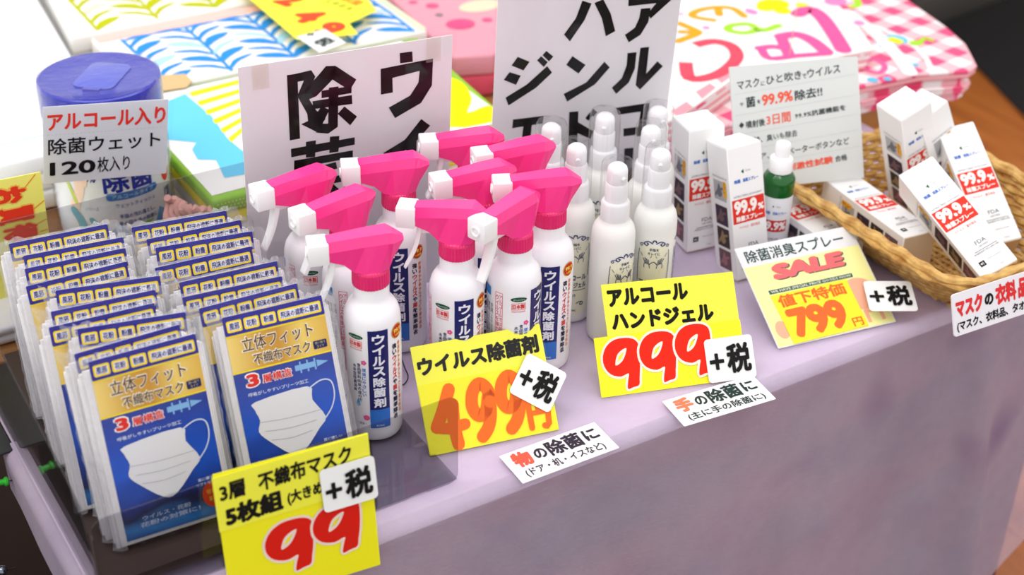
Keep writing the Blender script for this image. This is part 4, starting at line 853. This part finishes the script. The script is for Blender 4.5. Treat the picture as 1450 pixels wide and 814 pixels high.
def leaves(x0, x1, y0, y1, cw, pitch, c, pale, t, z, ph=0):
    a, b_ = [], []; k = 0; x = x0+cw*.35
    clip = lambda p: (min(max(p[0], x0+.003), x1-.003), min(max(p[1], y0+.003), y1-.003))
    while x < x1+cw*.5:
        if x < x1: a.append(stroke([(x, y0+.002), (x+.002, (y0+y1)/2), (x, y1-.002)], .0050, False, 2))
        y = y0-.03+ph*(k % 2); j = 0
        while y < y1+.02:
            for s in (-1, 1):
                p = [(x, y), (x+s*cw*.18, y+pitch*.75), (x+s*cw*.36, y+pitch*1.05), (x+s*cw*.5, y+pitch*1.2)]
                if y > y0-.004 and y+pitch*1.2 < y1 and x0 < x+s*cw*.5 < x1 and x0 < x < x1:
                    (a if (j+(s > 0)) % 4 else b_).append(stroke([clip(q) for q in p], [.004, .017 if (j+k) % 2 else .009, .015 if (j+k) % 2 else .008, .002], False, 3))
                elif y > y0-.004 and x0 < x+s*cw*.5 < x1 and x0 < x < x1:
                    a.append(stroke([clip(q) for q in p], [.003, .008, .006, .002], False, 3))
            y += pitch; j += 1
        x += cw; k += 1
    top_print('leaf_print', join2(*a), c, t, z+.0004); top_print('pale_leaf_print', join2(*b_), pale, t, z+.0003)
# white film-wrapped packs at the far left
wm = mat('pack_white', (250, 250, 252), .5)
t = folded('wrapped_linen', 'white film-wrapped linen pack filling the top left corner', 'linen', [(-.35, 1.66), (.500, 1.655), (.506, 1.90), (.560, 2.45), (-.35, 2.45)], TOP+.0005, .775, 3, [wm], 'white linen packs at the top left')
b = MB(); prism(b, [(-.352, 1.656), (.503, 1.651), (.509, 1.90), (.563, 2.452), (-.352, 2.452)], TOP+.0003, .7775); b.build('clear_wrap', clear('linen_wrap', (.98, .99, 1), .08, 1.3, bmp=.8, bscale=18), t, bevel=.006)
b = MB(); b.tube([(-.35, 1.70, .7785), (.1, 1.70, .7785), (.40, 1.70, .7785), (.50, 1.70, .7785)], .0012, 6); b.build('wrap_seam', mat('seam_grey', (214, 226, 226), .3), t)
t = folded('wrapped_linen', 'thin white linen pack lying in front of the large one, beside the wipe canister', 'linen', [(-.30, 1.392), (.352, 1.392), (.352, 1.645), (-.30, 1.648)], TOP+.0005, .722, 2, [wm], 'white linen packs at the top left')
# yellow-green leaf towel
wh = terry('terry_white', (246, 244, 238)); pk = terry('terry_peach', (250, 200, 190))
P = [(.520, 1.962), (.80, 1.962), (.82, 2.50), (.585, 2.50)]
t = folded('folded_towel', 'folded towel with yellow-green leaf pattern near the top left corner', 'towel', P, TOP+.0005, .785, 3, [wh])
leaves(.530, .79, 1.965, 2.48, .088, .030, (188, 194, 16), (214, 214, 196), t, .785, .012)
# blue leaf towel
P = [(.545, 1.752), (.968, 1.752), (.975, 1.955), (.545, 1.955)]
t = folded('folded_towel', 'folded towel with blue leaf pattern and peach border in the middle of the back', 'towel', P, TOP+.0005, .782, 3, [wh])
leaves(.548, .955, 1.754, 1.928, .092, .028, (52, 146, 226), (176, 220, 246), t, .782, .010)
top_print('peach_border', rect2(.549, 1.930, .970, 1.952), pk, t, .7826)
top_print('green_border', rect2(.957, 1.756, .968, 1.928), (214, 232, 196), t, .7826)
# light blue and yellow towel with green dotted hem
gr = terry('terry_green', (150, 200, 70)); ye = terry('terry_yellow', (250, 232, 60)); gy = terry('terry_beige', (222, 214, 190))
P = [(.515, 1.440), (.920, 1.440), (.945, 1.742), (.515, 1.742)]
t = folded('folded_towel', 'folded towel with light blue shapes, yellow stripes and green dotted hem behind the left big sign', 'towel', P, TOP+.0005, .780, 4, [gy, wh, ye, gr], jit=.010)
t['label'] = 'folded light blue and yellow towel with green dotted hem behind the left big sign'
Z = .7806
top_print('white_print', rect2(.519, 1.452, .918, 1.738), wh, t, Z)
top_print('light_blue_print', ([p for p in PX([(222, 150), (262, 133), (300, 165), (322, 196), (346, 216), (352, 246), (318, 252), (306, 227), (280, 226), (272, 212), (278, 202), (238, 198)], Z)], [tuple(range(12))]), (110, 206, 240), t, Z+.0004)
top_print('light_blue_print', (PX([(356, 215), (400, 190), (430, 160), (380, 130), (352, 140)], Z), [(0, 1, 2, 3, 4)]), (110, 206, 240), t, Z+.0004)
for k in range(6):
    q = PX([(268+k*11, 131+k*13), (350, 110+k*13), (350, 116+k*13), (272+k*11, 137+k*13)], Z); top_print('yellow_stripe', (q, [(0, 1, 2, 3)]), (252, 236, 40), t, Z+.0006)
sp = smooth_path(PX([(628, 110), (655, 118), (668, 140), (662, 160), (690, 150), (703, 158), (706, 170), (636, 180), (620, 140)], Z), 3, True); top_print('yellow_blob_print', (sp, [tuple(range(len(sp)))]), (254, 246, 20), t, Z+.0006)
b = MB()
for i in range(90):
    for r_ in range(3):
        x = .520+i*.0045+(r_ % 2)*.0022; b.add(*[[(x+.0011*cos(a), 1.4385, .7655+r_*.0045+.0011*sin(a)) for a in (0, 1.05, 2.1, 3.14, 4.2, 5.2)], [tuple(range(6))]])
tag(b.build('hem_dots', ink((238, 240, 120)), t, fix=False), None, None, kind='stuff')
tg = link('paper_tag', [(x, y, z) for z in (.7828, .7836) for x, y in PX([(228, 107), (262, 105), (272, 115), (264, 124), (229, 129)], .783)], [(5, 6, 7, 8, 9), (0, 1, 6, 5), (1, 2, 7, 6), (2, 3, 8, 7), (3, 4, 9, 8), (4, 0, 5, 9)], mat('tag_kraft', (214, 178, 126), .7))
tag(tg, 'small brown paper tag lying on the blue leaf towel beside the canister lid', 'tag')
# pink ruffled hand towel between canister and towel stack
t = thing('ruffled_towel', 'pink ruffled towel edge bunched between the wipe canister and the towel stack', 'towel')
b = MB()
for k in range(9):
    pts = [(.472+.010*k*.55+.004*sin(j*1.7+k), 1.470-.003*k+.004*sin(j*1.3+k*.8), .782-.0080*j-.002*k) for j in range(10)]
    MB().tube(smooth_path(pts, 3), [.0042+.001*sin(q*.8) for q in range(28)], 8).build('ruffle_fold', terry('terry_pink', (232, 176, 164)), t, smooth=True)
t = thing('rolled_towel', 'grey-green rolled towel lying on the table behind the mask packs', 'towel', (.545, 1.412, TOP+.0225))
b = MB(); b.tube([(-.05, 0, 0), (-.04, 0, 0), (.12, 0, 0), (.13, 0, 0)], [.012, .0215, .0215, .012], 20); b.build('towel_roll', terry('terry_grey_green', (168, 166, 136)), t, smooth=True)
sp_ = [(.131, .016*(1-i/40)*cos(i*.45), .016*(1-i/40)*sin(i*.45)) for i in range(38)]
MB().tube(sp_, .0014, 5).build('roll_edge', terry('terry_beige', (222, 214, 190)), t)
# 249 price card lying on the blue towel
ZC = .800
t = thing('price_card', 'yellow price card with red digits lying on the blue leaf towel at the top', 'price card', (0, 0, 0))
c4 = PX([(330, -22), (421, 56), (507, 48), (494, 33), (533, 15), (500, -30)], ZC)
b = MB(); prism(b, c4, ZC-.0008, ZC); b.build('card', mat('card_yellow'), t)
def tri(px, py, body, h, ang, bold, c, z, w_=None):
    """print on the lying card: origin, size and direction in the table plane"""
    v, f = T(body, 0, 0, w_, h, bold, 3); o = at(px, py, z); a = radians(ang)
    top_print('lettering', ([(o[0]+x*cos(a)-y*sin(a), o[1]+x*sin(a)+y*cos(a)) for x, y in v], f), ink(c), t, z)
tri(383, 2, '2', .050, -70, .06, (244, 70, 24), ZC+.0003, .034); tri(405, 25, '4', .050, -70, .06, (244, 70, 24), ZC+.0005, .038); tri(436, 43, '9', .050, -70, .06, (244, 70, 24), ZC+.0007, .034)
tri(455, 2, 'スタオル', .016, -70, .02, (110, 150, 40), ZC+.0003, .055); tri(480, 0, '抗菌', .020, -70, .02, (240, 130, 30), ZC+.0003, .034)
t = thing('tax_sticker', 'small white plus-tax card at the end of the yellow card on the blue towel', 'price sticker', (0, 0, 0), (0, 0, 0), 'white plus-tax stickers on the price cards')
b = MB(); prism(b, PX([(420, 52), (460, 41), (490, 60), (453, 74)], ZC+.004), ZC+.0032, ZC+.004); b.build('sticker_card', mat('sticker_white'), t)
tri(430, 49, '+', .014, -70, .03, (30, 50, 50), ZC+.0043, .012); tri(440, 60, '税', .028, -70, .04, (30, 50, 50), ZC+.0043, .024)
# pink wrapped towels at the back between the signs
pw = terry('terry_rose', (238, 160, 176)); pr = terry('terry_deep_rose', (236, 92, 120))
P = PX([(640, 78), (700, 74), (722, 50), (740, -30), (520, -40), (560, 0)], .768)
t = folded('wrapped_towel', 'pink patterned towels in clear wrap at the back between the two big signs', 'towel', P, TOP+.0005, .765, 2, [pr, pw])
Zp = .7656
top_print('rose_print', join2(disc2(*at(652, 34, Zp), .022, .020), disc2(*at(612, 8, Zp), .010), disc2(*at(690, 28, Zp), .008), disc2(*at(585, 3, Zp), .007)), (226, 70, 130), t, Zp); top_print('cream_print', join2(disc2(*at(680, 8, Zp), .035, .022)), (240, 226, 190), t, Zp); top_print('grey_print', disc2(*at(622, 21, Zp), .006), (120, 110, 120), t, Zp+.0001)
b = MB(); prism(b, inset(P, -.004), TOP+.0003, .7685); b.build('clear_wrap', clear('linen_wrap'), t, bevel=.005)
P = PX([(692, 88), (700, 112), (760, 100), (800, 30), (730, 40)], .73)
t = folded('wrapped_towel', 'pink and white towel peeking out left of the right big sign', 'towel', P, TOP+.0005, .728, 2, [pw, pr])
top_print('white_print', join2(disc2(*at(704, 92, .7286), .012), disc2(*at(712, 70, .7286), .010)), (250, 236, 238), t, .7286)
# gingham towels, right
m = mat('gingham', (250, 210, 214), .9, .1); co = coords(m, (1, 1, 1), (0, 0, radians(-8))); sep = N(m, 'ShaderNodeSeparateXYZ'); L(m, co, sep.inputs[0]); st = []
for ax in (0, 1):
    a = N(m, 'ShaderNodeMath', operation='MULTIPLY'); a.inputs[1].default_value = 1/.052; L(m, sep.outputs[ax], a.inputs[0])
    f = N(m, 'ShaderNodeMath', operation='FRACT'); L(m, a.outputs[0], f.inputs[0]); g = N(m, 'ShaderNodeMath', operation='GREATER_THAN'); g.inputs[1].default_value = .5; L(m, f.outputs[0], g.inputs[0]); st.append(g.outputs[0])
s_ = N(m, 'ShaderNodeMath', operation='ADD'); L(m, st[0], s_.inputs[0]); L(m, st[1], s_.inputs[1]); h_ = N(m, 'ShaderNodeMath', operation='MULTIPLY'); h_.inputs[1].default_value = .5; L(m, s_.outputs[0], h_.inputs[0])
L(m, ramp(m, h_.outputs[0], [(0, (252, 244, 244)), (.3, (248, 190, 198)), (.8, (244, 92, 136))], 'CONSTANT'), bsdf(m).inputs['Base Color']); gi = m
rose = terry('terry_pale_rose', (246, 176, 182))
ZG = .752
P = PX([(932, 206), (962, 196), (1215, 122), (1303, 104), (1374, 99), (1384, 92), (1368, 62), (1341, 38), (1291, 3), (1262, -25), (945, -34)], ZG)
for k in range(3):
    z0 = TOP+.0005+k*.0125
    folded('gingham_towel', ['bottom pink gingham towel of the right stack', 'second pink gingham towel from the bottom of the right stack', 'third pink gingham towel from the bottom, just under the printed top one'][k], 'towel', inset(P, .004+.006*((k+1) % 2)), z0, z0+.0123, 2, [gi, rose, gi], 'pink gingham towels of the right stack', .0028)
z0 = TOP+.0005+3*.0125
t = folded('gingham_towel', 'top pink gingham towel of the right stack with blue heart and green leaf prints', 'towel', P, z0, ZG, 2, [rose, gi], 'pink gingham towels of the right stack', .004)
q = lambda x, y: at(1200+x*.2948, y*.2948, ZG)
def sk(pts, w_, f=q): return stroke([f(*p) for p in pts], w_, True, 4)
top_print('white_band_print', join2(sk([(0, 60), (120, 150), (240, 270), (300, 350)], .022), sk([(150, 130), (290, 200), (370, 270), (400, 330)], .008)), (254, 250, 250), t, ZG+.0003)
top_print('blue_heart_print', join2(disc2(*q(195, 195), .022, .016), disc2(*q(235, 190), .016, .018), disc2(*q(190, 222), .012)), (110, 206, 240), t, ZG+.0006)
top_print('yellow_heart_print', join2(disc2(*q(222, 194), .009, .010), disc2(*q(240, 200), .009)), (250, 240, 40), t, ZG+.0009)
top_print('green_leaf_print', join2(disc2(*q(328, 208), .011, .009), sk([(345, 205), (375, 185), (405, 195)], .008)), (170, 226, 60), t, ZG+.0006)
top_print('blue_dot_print', join2(disc2(*q(323, 313), .006), disc2(*q(192, 380), .006), disc2(*q(120, 385), .008)), (100, 200, 236), t, ZG+.0006)
top_print('pink_ring_print', sk([(80, 300), (130, 285), (180, 320), (150, 352), (90, 335), (80, 300)], .009), (240, 110, 170), t, ZG+.0006)
top_print('orange_print', disc2(*q(92, 257), .008, .005), (252, 190, 20), t, ZG+.0006)
# alphabet towels, upper stack
ZA = .786
al = terry('terry_alphabet', (252, 246, 242))
P = PX([(925, 178), (958, 168), (1034, 114), (1120, 92), (1238, 69), (1212, 30), (1150, -30), (930, -40)], ZA)
# the stack of white printed towels stands partly on the gingham ones
for k, (a, b_) in enumerate(((.7540, .7645), (.7649, .7754))):
    folded('alphabet_towel', ['lowest white printed towel under the letters towel', 'middle white printed towel under the letters towel'][k], 'towel', inset(P, .006-.003*k), a, b_, 2, [rose, al], 'white letter-print towels behind the notice', .0025)
t = folded('alphabet_towel', 'top white towel with big pink, red, green and orange letters', 'towel', P, .7758, ZA, 2, [gi, al], 'white letter-print towels behind the notice', .003)
q = lambda x, y: at(940+x*.2211, y*.2211, ZA)
top_print('red_letter_print', stroke([q(*p) for p in ((200, 288), (320, 266), (430, 295), (468, 365), (400, 445), (290, 495), (165, 500), (140, 400))], .0190, False, 4), (240, 84, 104), t, ZA+.0003)
top_print('orange_letter_print', join2(sk([(515, 105), (440, 55), (330, 48), (215, 70), (185, 105), (315, 130)], 0.0123, q), sk([(345, 50), (355, 95)], 0.0123, q), sk([(100, 150), (190, 190), (215, 215), (90, 265)], 0.0130, q), sk([(110, 205), (200, 208)], 0.0116, q)), (246, 168, 40), t, ZA+.0003)
top_print('green_letter_print', sk([(735, 165), (640, 195), (590, 180), (540, 155), (430, 165), (415, 195), (520, 212), (620, 188)], 0.0123, q), (168, 226, 60), t, ZA+.0003)
top_print('pink_letter_print', join2(sk([(860, 90), (930, 60), (1010, 110), (1090, 220), (1150, 320)], 0.0239, q), sk([(750, 235), (850, 222), (950, 262), (1040, 335)], 0.0210, q), sk([(610, 310), (700, 300), (790, 320), (800, 350)], 0.0145, q), sk([(750, 240), (800, 350)], 0.0174, q), sk([(625, 318), (680, 375), (860, 358), (1050, 345)], 0.0130, q)), (248, 96, 160), t, ZA+.0003)
top_print('yellow_flower_print', join2(disc2(*q(700, 30), .026, .022), disc2(*q(650, 50), .014), disc2(*q(760, 70), .013), disc2(*q(885, 35), .010)), (254, 240, 30), t, ZA+.0003)
top_print('magenta_print', join2(disc2(*q(1100, 10), .018, .016), disc2(*q(560, 75), .008, .012), disc2(*q(270, 178), .006), disc2(*q(110, 90), .004), disc2(*q(1250, 148), .008)), (244, 140, 196), t, ZA+.0003)
for qd in ([(950, 158), (972, 144), (982, 152), (960, 166)], [(985, 130), (1005, 118), (1014, 124), (994, 140)], [(1015, 112), (1030, 103), (1036, 108), (1022, 118)]): top_print('check_print', (PX(qd, ZA), [(0, 1, 2, 3)]), (250, 160, 172), t, ZA+.0003)
top_print('green_leaf_print', join2(disc2(*q(1225, 40), .012, .006), sk([(1235, 0), (1245, 25)], 0.0116, q)), (170, 226, 60), t, ZA+.0003)
# thin string hanging over the towels
t = thing('hanging_string', 'thin orange thread hanging down in front of the pink towels at the top', 'string')
a0 = at(1118, 78, ZA+.002); d_ = fw+rt*((1128-725)/2130)-up*((-40-407)/2130); k_ = a0[1]/d_.y
top = (a0[0], a0[1]-.02, ZA+.30)
MB().tube([(a0[0], a0[1], ZA+.002), (a0[0]-.006, a0[1]-.01, ZA+.12), top], .0006, 6).build('thread', mat('thread_orange', (240, 190, 140), .6), t)
# black wire loop on the cloth beside the front spray bottle
t = thing('wire_loop', 'thin black wire loop lying on the cloth behind the front spray bottle', 'wire')
MB().tube(smooth_path([(*at(566, 500, TOP+.001), TOP+.0012), (*at(573, 520, TOP+.001), TOP+.0012), (*at(578, 534, TOP+.001), TOP+.0015), (*at(571, 545, TOP+.001), TOP+.0012), (*at(562, 541, TOP+.001), TOP+.0012)], 5), .0006, 6).build('wire', mat('dark_steel'), t)
